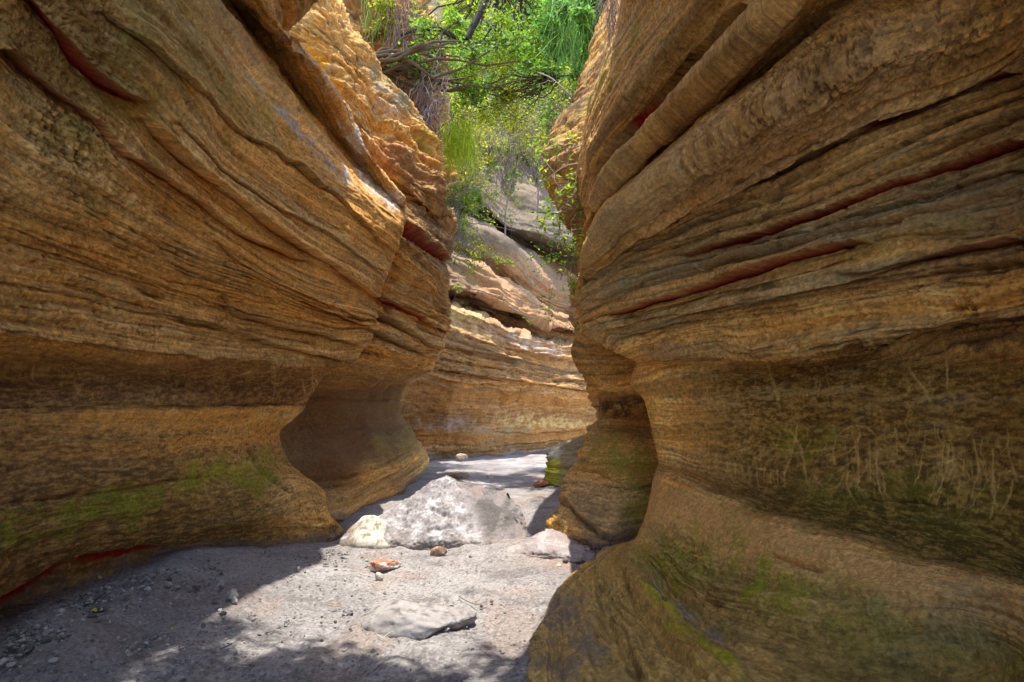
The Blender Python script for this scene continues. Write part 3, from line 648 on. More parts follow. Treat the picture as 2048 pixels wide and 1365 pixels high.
def col_R1(f, c):
    px, py, X, Y, Z, U, S = f.px, f.py, f.X, f.Y, f.Z, f.U, f.S
    n = fbm(X * 2.5, Y * 2.5, Z * 2.5, o=5, seed=230, g=.6)
    def mx(c, k, m): return c * (1 - m[..., None]) + k * m[..., None]
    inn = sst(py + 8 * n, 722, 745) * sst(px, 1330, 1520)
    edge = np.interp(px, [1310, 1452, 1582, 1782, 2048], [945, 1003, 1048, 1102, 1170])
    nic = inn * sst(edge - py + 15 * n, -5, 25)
    c = mx(c, C3(.22, .118, .022), 0.8 * nic)  # shade of the recess painted into the niche colour
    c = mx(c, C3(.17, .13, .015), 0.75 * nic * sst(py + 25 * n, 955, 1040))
    c = mx(c, C3(.74, .42, .14), 0.85 * sst(py - edge, 0, 30) * sst(-(py - edge) + 40 * n, -150, -50))  # brighter strip paints the light on the slope under the lip
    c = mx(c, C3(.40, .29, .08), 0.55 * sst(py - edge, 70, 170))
    c = mx(c, C3(.19, .145, .032), .62 * sst(px + .7 * (py - 1200) + 60 * n, 1520, 1900) * sst(py - edge, 60, 160))  # lower right corner dimmed in colour like a vignette
    q = fbm(S * 14, U * 1.5, o=4, seed=240, g=.7)      # peeling pale flakes high in the hollow
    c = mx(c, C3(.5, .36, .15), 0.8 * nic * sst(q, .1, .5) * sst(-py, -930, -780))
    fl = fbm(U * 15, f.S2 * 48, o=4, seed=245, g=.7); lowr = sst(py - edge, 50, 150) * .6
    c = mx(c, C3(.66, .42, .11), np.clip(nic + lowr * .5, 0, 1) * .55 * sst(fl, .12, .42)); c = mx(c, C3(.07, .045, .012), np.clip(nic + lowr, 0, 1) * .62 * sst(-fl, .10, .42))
    pal = vn(f.S2 * 9, U * .3, seed=250)
    c = mx(c, C3(.44, .36, .20), .5 * sst(pal, .2, .6) * sst(-py, -690, -600) * sst(py, 250, 420))
    return c
def loop(cx, cy, r, r2, a0, a1, n=9): return [(cx + r * math.cos(math.radians(a0 + (a1 - a0) * k / n)), cy + r2 * math.sin(math.radians(a0 + (a1 - a0) * k / n))) for k in range(n + 1)]
s_R1 = [([(1349,682),(1356,706),(1364,690),(1372,708),(1376,684)],3.0,.95),([(1383,710),(1383,684),(1402,709),(1402,680)],3.0,.95)]
s_R1 += [([(1535,730),(1545,770),(1553,800)],6,.9),([(1820,740),(1850,775),(1862,800)],6,.9),([(1895,700),(1898,775)],5,.9),([(1650,730),(1662,780)],4,.6),
 ([(1590,850),(1580,900),(1568,945)],4,.8),([(1615,970),(1600,900),(1575,860)],4,.7),(loop(1720,910,52,60,160,330),3.5,.75),(loop(1660,930,34,50,20,160),3.5,.6),
 ([(1720,880),(1722,920),(1718,985)],4,.8),([(1745,885),(1748,960)],4,.8),([(1760,880),(1763,992)],5,.9),([(1770,890),(1850,900),(1930,935)],3.5,.7),([(1800,935),(1900,925),(1960,900)],3,.6),
 ([(1900,890),(1895,940),(1880,985)],4,.8),([(1950,880),(1960,940),(1945,1000)],5,.8),([(1990,900),(1985,990)],5,.9),([(2015,890),(2030,960)],4,.8),([(1855,880),(1840,960)],3.5,.7),
 (loop(1910,960,30,28,200,360),3.5,.7),([(1480,830),(1540,845),(1575,850)],3,.5),([(1500,890),(1600,905),(1700,895)],3,.5)]
for k in range(9): s_R1.append(([(1455 + 14 * k, 925 + 2 * k), (1457 + 14 * k, 950 + 3 * k)], 3.2, .8))
s_R1.append(([(1440,925),(1500,935),(1570,945)],2.6,.6))
s_R1 += scr(1850,900,170,60,60,8,30,95,3.4,.75) + scr(1700,780,300,40,60,9,14,50,3.4,.5) + scr(1700,900,300,70,70,19,20,60,2.8,.45) + scr(1500,900,120,60,22,10,20,60,2.6,.4,False) + scr(2000,950,60,60,10,12,30,90,4,.8)
s_R1 += [([(2000,596),(2001,601)],3,.9),([(2028,596),(2029,602)],3,.9),([(1797,484),(1799,490)],4.5,1.0)]
R1 = [r + [back_col(r[-1], max(.5, 1.7 - r[-1][0]), -1.2), back_col(r[-1], max(1.2, 2.2 - r[-1][0]), -4.0)] for r in R1]
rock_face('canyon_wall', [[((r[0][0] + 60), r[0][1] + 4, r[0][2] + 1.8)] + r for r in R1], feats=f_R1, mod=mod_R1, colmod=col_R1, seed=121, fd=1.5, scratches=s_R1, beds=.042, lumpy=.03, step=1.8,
  label='near right sandstone canyon wall of rolled beds over a scratched mossy hollow', base=C3(.70,.43,.14),
  patches=[(1600,250,360,80,-33,C3(.74,.47,.22),.6,.5),(1300,420,110,30,-50,C3(.74,.47,.2),.6,.5),(1350,300,90,40,-45,PALE*.9,.4,.7),(1620,890,60,40,0,MOSS*1.2,.55,.9),(1780,1030,240,26,10,C3(.10,.105,.012),.5,.9),
   (1800,980,220,40,0,MOSS*.7,.45,1.0),(1700,1230,300,50,15,MOSS,.35,1.3),(1560,1160,120,40,20,YMOSS*.6,.4,1.2),(1330,1120,40,60,0,YMOSS*.6,.4,1.1),(1440,1120,120,60,30,MOSS*1.3,.5,1.0),(1340,1235,90,10,42,YMOSS,.85,.6),(1420,1320,110,10,38,YMOSS*.8,.8,.8),(1390,1250,120,18,38,GREY*.8,.7,.6),
   (1900,1250,200,60,10,GREEN*.7,.3,1.2),(1650,1300,250,60,10,OLIVE*.6,.4,1.2),(1310,1000,14,160,0,C3(.5,.36,.15),.4,.5),(1300,850,16,90,0,MOSS*1.4,.4,.8),(1140,1300,70,110,0,C3(.25,.195,.14),.85,.4),
   (1340,700,80,14,-4,C3(.46,.34,.2),.5,.5),(1280,660,60,14,-15,GREEN,.7,.6),(1560,590,200,8,-14,GREEN,.5,.8),(1450,45,160,30,-50,OLIVE,.4,.8),(1230,130,120,14,-58,MOSS,.6,.9),(1560,480,300,10,-16,GREEN,.45,.9),(1800,480,200,20,-14,OLIVE,.4,.9),(1185,600,20,60,0,C3(.60,.37,.14),.6,.5)],
  pits=[(1560,210,300,70,-36,.010),(1850,70,260,110,-30,.009),(1360,1110,60,50,40,.014),(1600,770,300,34,-6,.006)])

# ------------------------------------------------------------------ floor
ty = np.concatenate([-np.geomspace(30, 1, 30), np.linspace(-.9, 1.2, 20), np.geomspace(1.25, 34, 900)])
tx = np.linspace(-1, 1, 760)
Wd = np.maximum(np.abs(ty), 3.0) * 1.15
GX = tx[None] * Wd[:, None] - .2; GY = ty[:, None] * np.ones((1, len(tx)))
gz = ground_z(GX, GY)
near = sst(-GY, -14, -6)
gz = gz + .05 * fbm(GX * 1.1, GY * .9, o=3, seed=300) + .020 * fbm(GX * 4, GY * 2.5, o=4, seed=301) * (0.4 + near) + .005 * fbm(GX * 22, GY * 22, o=3, seed=302, g=.7) * near
clod = sst(vn(GX * 30, GY * 30, seed=310) + .5 * vn(GX * 60, GY * 60, seed=311), .55, 1.0); gz = gz + .007 * clod * near * sst(vn(GX * 1.5, GY * 1.5, seed=312), -.5, .4)
rip = vn(GX * 1.2, GY * 9, seed=315); gz = gz + .006 * rip * sst(GY, 7, 10)
gc = np.ones(GX.shape + (3,), np.float32) * C3(.285, .266, .252)
def gm(c, m): 
    global gc; m = np.clip(m, 0, 1)[..., None]; gc = gc * (1 - m) + c * m
gm(C3(.39, .37, .35), .7 * sst(fbm(GX * 1.2, GY * 1.6, o=4, seed=320), 0, .6)); gm(C3(.15, .135, .13), .6 * sst(fbm(GX * 2.5, GY * 4, o=5, seed=321, g=.65), .05, .6))
gm(C3(.30, .22, .17), .5 * sst(fbm(GX * 2, GY * 2, o=4, seed=322), .3, .7)); gm(C3(.42, .39, .36), .6 * sst(fbm(GX * 30, GY * 30, o=3, seed=323, g=.7), .3, .7) * near)
gm(C3(.09, .08, .078), .7 * sst(-fbm(GX * 34, GY * 34, o=3, seed=324, g=.7), .3, .7) * near)
gm(C3(.34, .24, .18), .7 * np.exp(-(((GX - .6) / .45) ** 2 + ((GY - 6.2) / .5) ** 2)))
gm(C3(.07, .06, .05), .8 * np.exp(-(((GX - .85) / .35) ** 2 + ((GY - 6.2) / .22) ** 2)) * sst(fbm(GX * 9, GY * 9, o=3, seed=325), -.3, .4))
gm(C3(.19, .175, .17), .6 * sst(-GX - .25*np.maximum(GY-4,0)*0, 1.7, 2.3) * near)  # wall's shadow on the left sand deepened in the colour
V = np.stack([GX, GY, gz], -1)
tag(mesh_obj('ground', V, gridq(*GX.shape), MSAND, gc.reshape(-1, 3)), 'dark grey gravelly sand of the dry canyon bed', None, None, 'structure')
xs = np.linspace(-400, 400, 9)
PX, PY = np.meshgrid(xs, xs); 
tag(mesh_obj('terrain', np.stack([PX, PY, PX * 0 - 1.2], -1), gridq(9, 9), MSAND, C3(.2, .17, .13)), 'plain around the canyon', None, None, 'structure')

# ------------------------------------------------------------------ boulders and stones
import bmesh
def ico(sub):
    bm = bmesh.new(); bmesh.ops.create_icosphere(bm, subdivisions=sub, radius=1.0)
    V = np.array([v.co[:] for v in bm.verts], np.float32); T = np.array([[v.index for v in f.verts] for f in bm.faces], np.int32); bm.free()
    return V, T
ICO = {k: ico(k) for k in (1, 2, 4, 5, 6)}
def stone_shape(sub, size, seed, cuts=9, rough=.10, cutr=(.5, .85), flat=0.0):
    q = np.random.RandomState(seed); V, T = ICO[sub]; V = V.copy()
    for _ in range(cuts):
        n = q.normal(size=3); n /= np.linalg.norm(n); r = q.uniform(*cutr)
        d = V @ n; V = V - np.maximum(d - r, 0)[:, None] * n * .92
    if flat: V[:, 2] = np.minimum(V[:, 2], flat)
    N = V / (np.linalg.norm(V, axis=1, keepdims=True) + 1e-6); o = q.uniform(0, 99)
    D = rough * fbm(V[:, 0] * 1.6 + o, V[:, 1] * 1.6, V[:, 2] * 1.6, o=4, seed=seed % 50, g=.55)
    if sub >= 4: D = D + rough * .22 * fbm(V[:, 0] * 9 + o, V[:, 1] * 9, V[:, 2] * 9, o=3, g=.6)
    return (V + N * D[:, None]) * np.array(size, np.float32), T
def stone(name, px, py, wpx, hpx, c, seed, label, group=None, rot=None, deep=None, cuts=9, rough=.10, sub=4, taper=0, cutr=(.48,.82), c2=None, flat=0, sink=.25, z0=None, tilt=0., cat='rock', mat=None):
    p = PZ(px, py, 0.0)
    for _ in range(5):
        zz = float(ground_z(np.array([p[0]]), np.array([p[1]]))[0]) if z0 is None else z0
        p = PZ(px, py, zz)
    k = p[1] / F; w = wpx * k / 2; h = hpx * k / (2 * (1 - sink)); dp = w * (deep or .8)
    V, T = stone_shape(sub, (w, dp, h), seed, cuts, rough, cutr, flat=flat)
    V[:, :2] *= (1 - taper * (V[:, 2:3] / h + 1) / 2)
    ct, st_ = math.cos(tilt), math.sin(tilt); V = V @ np.array([[ct, 0, st_], [0, 1, 0], [-st_, 0, ct]], np.float32)
    r = rot if rot is not None else seed * 1.3
    if deep is None or rot is not None:
        cr, sr = math.cos(r), math.sin(r); V = V @ np.array([[cr, sr, 0], [-sr, cr, 0], [0, 0, 1]], np.float32)
    V[:, 2] += h * (1 - 2 * sink); 
    n = fbm(V[:, 0] / w * 2, V[:, 1] / w * 2, V[:, 2] / w * 2, o=4, seed=seed % 40 + 3, g=.65)
    cc = np.ones((len(V), 3), np.float32) * c; m = sst(n, -.1, .4)[:, None]; cc = cc * (1 - m) + (C3(*c2) if c2 is not None else np.array(c) * .68) * m
    sp = sst(fbm(V[:, 0] / w * 9, V[:, 1] / w * 9, V[:, 2] / w * 9, o=3, g=.7), .3, .6)[:, None]; cc = cc * (1 - .5 * sp)
    o = mesh_obj(name, V, T, mat or MSTONE, cc, smooth=True); o.location = (p[0], p[1] + dp * .6, p[2])
    return tag(o, label, cat, group)

MB_ = [
 [(680,1088,6.85),(760,1094,6.7),(850,1094,6.65),(930,1094,6.65),(1000,1092,6.7),(1052,1078,6.9)],
 [(735,1052,7.05),(790,1044,7.0),(860,1040,6.95),(930,1044,6.95),(1000,1046,7.05),(1055,1052,7.3)],
 [(790,1015,7.4),(830,998,7.4),(872,988,7.4),(925,1000,7.4),(985,1006,7.5),(1042,1015,7.8)],
 [(832,990,7.8),(862,968,7.85),(893,957,7.85),(922,968,7.95),(965,975,8.15),(1014,985,8.5)],
 [(822,1000,8.4),(855,985,8.7),(895,975,8.7),(930,982,8.8),(975,990,9.0),(1022,1000,9.1)],
 [(800,1030,8.9),(850,1025,9.2),(890,1020,9.4),(935,1020,9.5),(980,1020,9.5),(1030,1020,9.3)],
]
def col_MB(f, c):
    px, py, X, Y, Z = f.px, f.py, f.X, f.Y, f.Z
    n = fbm(X * 8, Y * 8, Z * 8, o=5, seed=400, g=.8); s = vn((px + .35 * py) * .06, (py - px * .2) * .018, seed=401)
    def mx(c, k, m): return c * (1 - m[..., None]) + k * m[..., None]
    c = np.ones_like(c) * C3(.24, .22, .215); c = mx(c, C3(.42, .40, .39), .9 * sst(n, 0.05, .4)); c = mx(c, C3(.11, .10, .095), .75 * sst(-n, .12, .4))
    r = sst(px - .45 * (py - 960) + 22 * n, 905, 945)
    c = mx(c, C3(.17, .15, .14), .8 * r); c = mx(c, C3(.06, .055, .05), .7 * r * sst(s + .6 * n, .0, .4)); c = mx(c, C3(.20, .14, .11), .5 * r * sst(-s + .3 * n, .3, .7))
    return c
mb = rock_face('boulder', MB_, seed=141, beds=.012, lumpy=.04, lamin=.003, step=1.8, rough=2.2, mod=lambda f: .12 + 0 * f.px, colmod=col_MB, mat=MSTONE,
   feats=[([(840,985),(893,960),(925,985),(975,1010),(1010,1030)],'r',.05,.04),([(925,965),(975,990),(1030,1025)],'g',.05,.05),([(800,1030),(860,1015),(900,1035)],'g',.04,.05),([(780,1050),(850,1060),(930,1050)],'g',.03,.04)])
del mb['kind']; tag(mb, 'large pyramid shaped grey boulder half buried in the sand with a streaked dark right flank', 'boulder')
WB_ = [
 [(668,1094,6.85),(695,1098,6.7),(714,1099,6.62),(748,1099,6.6),(784,1096,6.7)],
 [(686,1072,6.95),(704,1064,6.85),(716,1062,6.78),(750,1062,6.76),(777,1068,6.85)],
 [(706,1054,7.0),(716,1046,6.95),(724,1040,6.9),(750,1036,6.9),(770,1050,6.95)],
 [(712,1052,7.15),(722,1042,7.1),(732,1034,7.1),(752,1034,7.1),(766,1046,7.15)],
 [(700,1070,7.4),(715,1064,7.4),(735,1060,7.4),(755,1060,7.4),(775,1070,7.4)],
]
def col_WB(f, c):
    n = fbm(f.X * 14, f.Y * 14, f.Z * 14, o=4, seed=420, g=.75); c = np.ones_like(c) * C3(.50, .46, .38)
    m = .8 * sst(n, .15, .45)[..., None]; c = c * (1 - m) + C3(.20, .17, .10) * m
    m = sst(-f.px - .35 * (f.py - 1040) - 6 * n, -718, -708)[..., None]; return c * (1 - m) + C3(.27, .175, .12) * m
wb = rock_face('boulder', WB_, seed=161, beds=.004, lumpy=.02, lamin=.001, step=1.6, rough=.7, colmod=col_WB, mat=MSTONE, mod=lambda f: .1 + 0 * f.px)
del wb['kind']; tag(wb, 'wedge shaped rock with white speckled front and smooth brown left side beside the wall foot', 'boulder')
FB_ = [
 [(1088,944,11.6),(1100,946,11.3),(1130,948,11.0),(1165,950,10.8),(1200,950,10.8)],
 [(1094,928,11.8),(1102,926,11.4),(1132,924,11.1),(1166,920,10.9),(1202,918,10.9)],
 [(1096,908,12.0),(1104,903,11.7),(1134,897,11.5),(1168,890,11.3),(1204,886,11.3)],
 [(1104,902,12.6),(1116,893,12.5),(1142,884,12.4),(1170,874,12.3),(1206,870,12.3)],
 [(1106,920,14),(1118,910,14),(1144,900,14),(1172,890,14),(1206,890,14)],
]
def col_FB(f, c):
    n = fbm(f.X * 5, f.Y * 5, f.Z * 5, o=4, seed=430, g=.7); l = vn(f.S2 * 16, f.U * .8, seed=431); c = np.ones_like(c) * C3(.33, .26, .15)
    m = .6 * sst(l, .0, .5)[..., None]; c = c * (1 - m) + C3(.17, .15, .055) * m
    m = sst(-f.px - 10 * n, -1128, -1116)[..., None]; k = sst(f.py + 4 * n, 912, 922)[..., None]; return c * (1 - m) + (C3(.44, .40, .31) * (1 - k) + C3(.36, .35, .04) * k) * m
fb = rock_face('boulder', FB_, seed=171, beds=.05, lumpy=.05, lamin=.008, step=1.6, rough=1.0, colmod=col_FB, mat=MSTONE)
del fb['kind']; tag(fb, 'low banded block at the far right bank with bright yellow moss on its left end', 'boulder')
LB_ = [
 [(1010,1110,6.2),(1050,1112,6.15),(1100,1112,6.1),(1150,1116,6.0),(1190,1122,5.9)],
 [(1012,1095,6.35),(1045,1088,6.35),(1085,1082,6.35),(1130,1090,6.3),(1180,1102,6.15)],
 [(1020,1090,6.6),(1055,1080,6.7),(1095,1060,6.8),(1120,1068,6.75),(1165,1095,6.5)],
 [(1030,1090,7.1),(1060,1080,7.2),(1095,1070,7.3),(1125,1075,7.2),(1160,1095,6.9)],
]
def col_LB(f, c):
    n = fbm(f.X * 6, f.Y * 6, f.Z * 6, o=5, seed=410, g=.7); c = np.ones_like(c) * C3(.25, .215, .205)
    m = sst(n, .0, .4)[..., None]; c = c * (1 - m) + C3(.33, .30, .285) * m; m = .7 * sst(-n, .2, .5)[..., None]; return c * (1 - m) + C3(.34, .21, .16) * m
lb = rock_face('rock_ledge', LB_, seed=151, beds=.012, lumpy=.04, lamin=.003, step=1.8, rough=1.4, colmod=col_LB, mat=MSTONE)
del lb['kind']; tag(lb, 'low pinkish grey rock ledge in the sand at the foot of the waisted pillar', 'rock')

CREAM = C3(.62, .55, .42); RUST = C3(.33, .13, .07); STN = C3(.40, .35, .29); DGR = C3(.13, .12, .115)
stone('boulder', 835, 1254, 240, 36, (.29, .27, .25), 13, 'wide low pale rock with sharp left edge half buried in the sunny sand', rot=0.1, deep=.62, cuts=8, cutr=(.6,.85), c2=(.24, .22, .20), sink=.6, rough=.13, sub=5, cat='boulder')
stone('rock', 917, 960, 44, 19, CREAM, 16, 'flat cream slab of rock lying on the sand behind the large grey boulder', rot=.12, deep=.55, cuts=5, c2=(.50, .33, .18), flat=.55, sink=.1)
stone('rock', 923, 924, 26, 17, (.38, .29, .23), 17, 'rounded brown rock lying at the foot of the back cliff', rot=0, deep=.8, sink=.12)
stone('rock', 1083, 977, 32, 18, RUST, 18, 'rust red rock alone on the far sand near the right bank', rot=0, deep=.8, c2=(.45, .25, .13), sink=.12)
stone('rock', 980, 958, 14, 8, (.5, .47, .42), 19, 'tiny grey white stone on the sand between the cream slab and the rust red rock')
stone('rock', 1152, 945, 16, 16, (.50, .45, .36), 20, 'small pale rock at the foot of the banded block beside the pillar', sink=.1)
stone('rock', 768, 1140, 62, 20, (.60, .52, .45), 21, 'elongated white and red mottled rock in front of the white wedge', rot=.2, deep=.5, c2=(.36, .15, .08), sink=.3, rough=.2)
stone('rock', 757, 1160, 18, 16, (.58, .54, .46), 22, 'small round pale stone just below the white and red mottled rock', sink=.15)
stone('rock', 877, 1108, 36, 12, (.33, .22, .15), 23, 'orange brown flat rock sunk in the sand in front of the large grey boulder', rot=0, deep=.7, sink=.55)
stone('rock', 905, 1092, 16, 7, (.45, .13, .07), 24, 'red flat chip of rock at the front foot of the large grey boulder')
stone('rock', 461, 1200, 26, 18, (.40, .37, .31), 25, 'round pale stone alone in the shaded sand at the left', sink=.15)
stone('rock', 467, 1206, 16, 10, (.34, .31, .27), 26, 'smaller grey stone touching the round pale stone in the shade')
stone('rock', 320, 1104, 24, 9, (.42, .38, .33), 27, 'flat pale stone at the foot of the left wall', deep=.6, rot=0)
stone('rock', 404, 1078, 12, 8, (.40, .38, .36), 28, 'bluish grey pebble tucked under the left wall foot right of the flat pale stone')
stone('rock', 1040, 1104, 34, 14, (.50, .46, .42), 29, 'low whitish rock beside the rock ledge under the large boulder', rot=0, deep=.6, sink=.35)
for k, (x, y, w, h, c, l) in enumerate([
 (181,1288,12,9,DGR,'dark pebble in the lower left shade left of a row of pebbles'),(201,1290,10,8,DGR*1.2,'small dark pebble at the left end of the lower left cluster'),(287,1278,12,9,DGR,'dark round pebble in the lower left cluster nearest the wall'),
 (246,1284,13,8,STN*.6,'flat brownish pebble in the middle of the lower left cluster'),(305,1280,18,9,DGR*1.1,'dark lumpy stone at the right end of the lower left cluster'),(290,1296,10,7,DGR,'dark chip below the dark lumpy stone'),
 (252,1297,11,6,STN*.5,'brownish chip at the bottom of the lower left cluster'),(404,1256,14,8,DGR*1.2,'dark stone on the shaded sand left of the sunlit edge'),(445,1232,12,8,DGR*.8,'nearly black stone right at the edge of the sunlight'),
 (219,1247,7,6,STN,'pale pebble in the middle of the left shade'),(196,1158,16,7,STN*.9,'flat pale pebble on the shaded gravel below the wall'),(555,1092,11,7,STN*.8,'small stone among gravel near the wall toe'),
 (572,1102,12,8,DGR*1.8,'grey stone second in the row near the wall toe'),(586,1110,10,6,STN*.8,'pale chip last in the row near the wall toe'),(596,1140,9,6,STN,'lone whitish pebble in the upper shade'),
 (690,1163,7,6,STN*1.2,'white pebble in the sun left of the mottled rock'),(941,1117,9,6,DGR*1.6,'grey pebble in the sun right of the orange brown rock'),(765,1318,11,8,CREAM*.9,'cream pebble at the bottom centre among tree shade'),
 (702,1264,6,5,DGR,'black pebble left of the wide pale rock'),(670,1247,9,5,DGR,'dark chip in the dappled sand left of the wide pale rock'),(963,1215,8,5,DGR*1.2,'dark chip beside the dry twig'),
 (1118,1135,14,6,CREAM,'pale chip near the right mound'),(1210,1185,12,10,STN*.9,'pale stone lodged in the groove of the right mound'),(1090,1083,18,7,(.6,.56,.52),'whitish flake on the rock ledge')]):
    if 'lodged' in l or 'flake' in l: continue
    stone('pebble', x, y, w, h, C3(*c), 200 + k, l, sub=2, cuts=6, cat='pebble', group='loose pebbles on the sand')
q = random.Random(5)
for k in range(26):            # dark rubble at the foot of the mound
    x = 1175 + q.gauss(0, 38); y = 1098 + abs(q.gauss(0, 14)) + (1175 - x) * .25
    if x < 1105: continue
    stone('rubble_stone', x, y, q.uniform(7, 15), q.uniform(5, 9), C3(.17, .12, .10) * q.uniform(.7, 1.5), 300 + k, 'dark angular rubble stone in the heap between pillar foot and right mound', sub=2, cuts=7, cat='stone', group='rubble at the foot of the right mound', sink=.3)
# gravel
GN = 5200; gq = np.random.RandomState(8)
gpx = gq.uniform(-60, 1200, GN); gpy = 1060 + gq.rand(GN) ** .8 * 420; LV, LT = ICO[1]
r = np.array([ray(a_, b_) for a_, b_ in zip(gpx, gpy)]); tt = (0.03 - CAMZ) / r[:, 2]; gp = r * tt[:, None]; gp[:, 2] = ground_z(gp[:, 0], gp[:, 1])
dens = fbm(gp[:, 0] * 1.2, gp[:, 1] * 1.2, o=3, seed=77) + .5 * (gp[:, 0] < -1.9); keep = dens > gq.uniform(-.8, .7, GN); gp = gp[keep]; GN = len(gp)
gs = np.exp(gq.normal(-5.1, .5, GN)); gs = np.clip(gs, .002, .022)
eb = gq.rand(900); ex = np.interp(eb, [0, .2, .4, .6, .8, 1], [0, 150, 300, 430, 560, 690]) + gq.normal(size=900) * 8; ey = np.interp(ex, [0, 150, 300, 430, 560, 690], [1262, 1178, 1122, 1096, 1088, 1080]) + np.abs(gq.normal(size=900)) * 16
r2_ = np.array([ray(a_, b_) for a_, b_ in zip(ex, ey)]); zt = .28 * (ex < 450) + .1; g2 = r2_ * ((zt - CAMZ) / r2_[:, 2])[:, None]; g2[:, 2] = ground_z(g2[:, 0], g2[:, 1])
gp = np.concatenate([gp, g2]); gs = np.concatenate([gs, np.clip(np.exp(gq.normal(-4.75, .55, 900)), .003, .03)]); GN = len(gp)
VV = (LV[None] * (1 + .35 * gq.normal(size=(GN, len(LV), 1)).clip(-1, 1)) * gs[:, None, None] * gq.uniform(.6, 1.2, (GN, 1, 3)) * np.array([1, 1, .7]))
VV = VV + gp[:, None] + np.array([0, 0, .004])
gcv = gq.uniform(.07, .32, (GN, 1, 1)) * np.array([1, .93, .86]) * np.ones((GN, len(LV), 3))
TT = LT[None] + (np.arange(GN) * len(LV))[:, None, None]
tag(mesh_obj('gravel', VV, TT.reshape(-1, 3), MSTONE, gcv.reshape(-1, 3), smooth=False), 'fine gravel scattered over the sand', None, None, 'stuff')

# ------------------------------------------------------------------ tubes and leaves
def tubes(paths, sides=5):
    """paths: list of (points (n,3), r0, r1)"""
    Vs, Qs, o = [], [], 0
    for pts, r0, r1 in paths:
        pts = np.asarray(pts, float); n = len(pts); T = np.gradient(pts, axis=0); T /= np.linalg.norm(T, axis=1, keepdims=True) + 1e-9
        up = np.array([.31, .22, .92]) if abs(T[0, 2]) < .85 else np.array([.9, .3, .1])
        A = np.cross(T, up); A /= np.linalg.norm(A, axis=1, keepdims=True) + 1e-9; B = np.cross(T, A)
        rr = np.linspace(r0, r1, n)[:, None, None]; an = np.arange(sides) * 2 * math.pi / sides
        ring = pts[:, None] + rr * (np.cos(an)[None, :, None] * A[:, None] + np.sin(an)[None, :, None] * B[:, None])
        Vs.append(ring.reshape(-1, 3)); i = np.arange(n * sides).reshape(n, sides) + o; j = np.roll(i, -1, 1)
        Qs.append(np.stack([i[:-1], j[:-1], j[1:], i[1:]], -1).reshape(-1, 4)); o += n * sides
    return np.concatenate(Vs), np.concatenate(Qs)
def curve(a, b, n, wob, q, sag=0.0):
    a = np.asarray(a, float); b = np.asarray(b, float); t = np.linspace(0, 1, n)[:, None]; L = np.linalg.norm(b - a)
    p = a + (b - a) * t; w = np.cumsum(q.normal(size=(n, 3)), 0); w = w - w[0] - (w[-1] - w[0]) * t
    p = p + w * wob * L / max(n, 1) ** .5; p[:, 2] -= sag * L * (t[:, 0] * (1 - t[:, 0])) * 4
    return p
def leaves(pos, size, q, c, cvar=.6, up=.5, aspect=.42, c2=None, droop=0.0):
    n = len(pos); d = q.normal(size=(n, 3)); d[:, 2] = d[:, 2] * .6 - droop; d /= np.linalg.norm(d, axis=1, keepdims=True)
    nn = q.normal(size=(n, 3)) * .8 + np.array([0, 0, up]); s = np.cross(d, nn); s /= np.linalg.norm(s, axis=1, keepdims=True) + 1e-9; nn = np.cross(s, d)
    L = (size * q.uniform(.6, 1.35, n))[:, None]; w = L * aspect
    v = np.stack([pos, pos + d * L * .5 + s * w * .5 + nn * L * .06, pos + d * L, pos + d * L * .5 - s * w * .5 + nn * L * .06], 1)
    Q = np.arange(4 * n).reshape(n, 4); cc = np.ones((n, 3)) * c
    if c2 is not None: m = (q.rand(n) < .5)[:, None] * q.rand(n, 1); cc = cc * (1 - m) + np.array(c2) * m
    cc = cc * (1 + cvar * q.uniform(-1, 1, (n, 1)))
    return v.reshape(-1, 3), Q, np.repeat(cc, 4, 0)
LG = (.20, .38, .028); LY = (.56, .58, .03); LD = (.085, .17, .03); LB2 = (.15, .36, .05)
def bush(name, base, cen, rad, ncl, nlf, ls, c, c2, seed, label, cat, group=None, bark=(.12, .09, .06), r0=.04, clump=.3, twigs=5, droop=0.0, part='foliage', limbpart='branches', extra=None):
    """limbs run from the root to clumps spread through the crown, twigs and leaves sit round each clump"""
    q = np.random.RandomState(seed); e_ = empty(name, base); tag(e_, label, cat, group)
    base = np.array(base, float); cen = np.array(cen, float); rad = np.array(rad, float)
    paths = list(extra or []); LP = []
    fork = base + (cen - base) * .35 + q.normal(size=3) * .05 * rad
    paths.append((curve(base, fork, 6, .05, q), r0, r0 * .75))
    for k in range(ncl):
        v = q.normal(size=3); v /= np.linalg.norm(v); c_ = cen + v * rad * q.uniform(.25, 1.0) ** .6
        paths.append((curve(fork, c_, 9, .12, q), r0 * .6, r0 * .14))
        cr = clump * rad.mean() * q.uniform(.6, 1.3); nl = int(nlf / ncl * q.uniform(.5, 1.5))
        for j in range(twigs):
            w_ = q.normal(size=3); w_[2] -= droop; w_ /= np.linalg.norm(w_); e2 = c_ + w_ * cr * q.uniform(.7, 1.5)
            paths.append((curve(c_, e2, 5, .12, q, .03), r0 * .13, r0 * .04)); m = max(1, nl // twigs)
            t = q.rand(m, 1) ** .7; LP.append(c_ + (e2 - c_) * t + q.normal(size=(m, 3)) * cr * .22)
    V, Q = tubes(paths, 4); mesh_obj(limbpart, V - base, Q, MBARK, np.array(bark), parent=e_)
    if nlf: 
        V, Q, cc = leaves(np.concatenate(LP), ls, q, c, c2=c2, droop=droop); mesh_obj(part, V - base, Q, MLEAF, cc, parent=e_, smooth=False)
    return e_

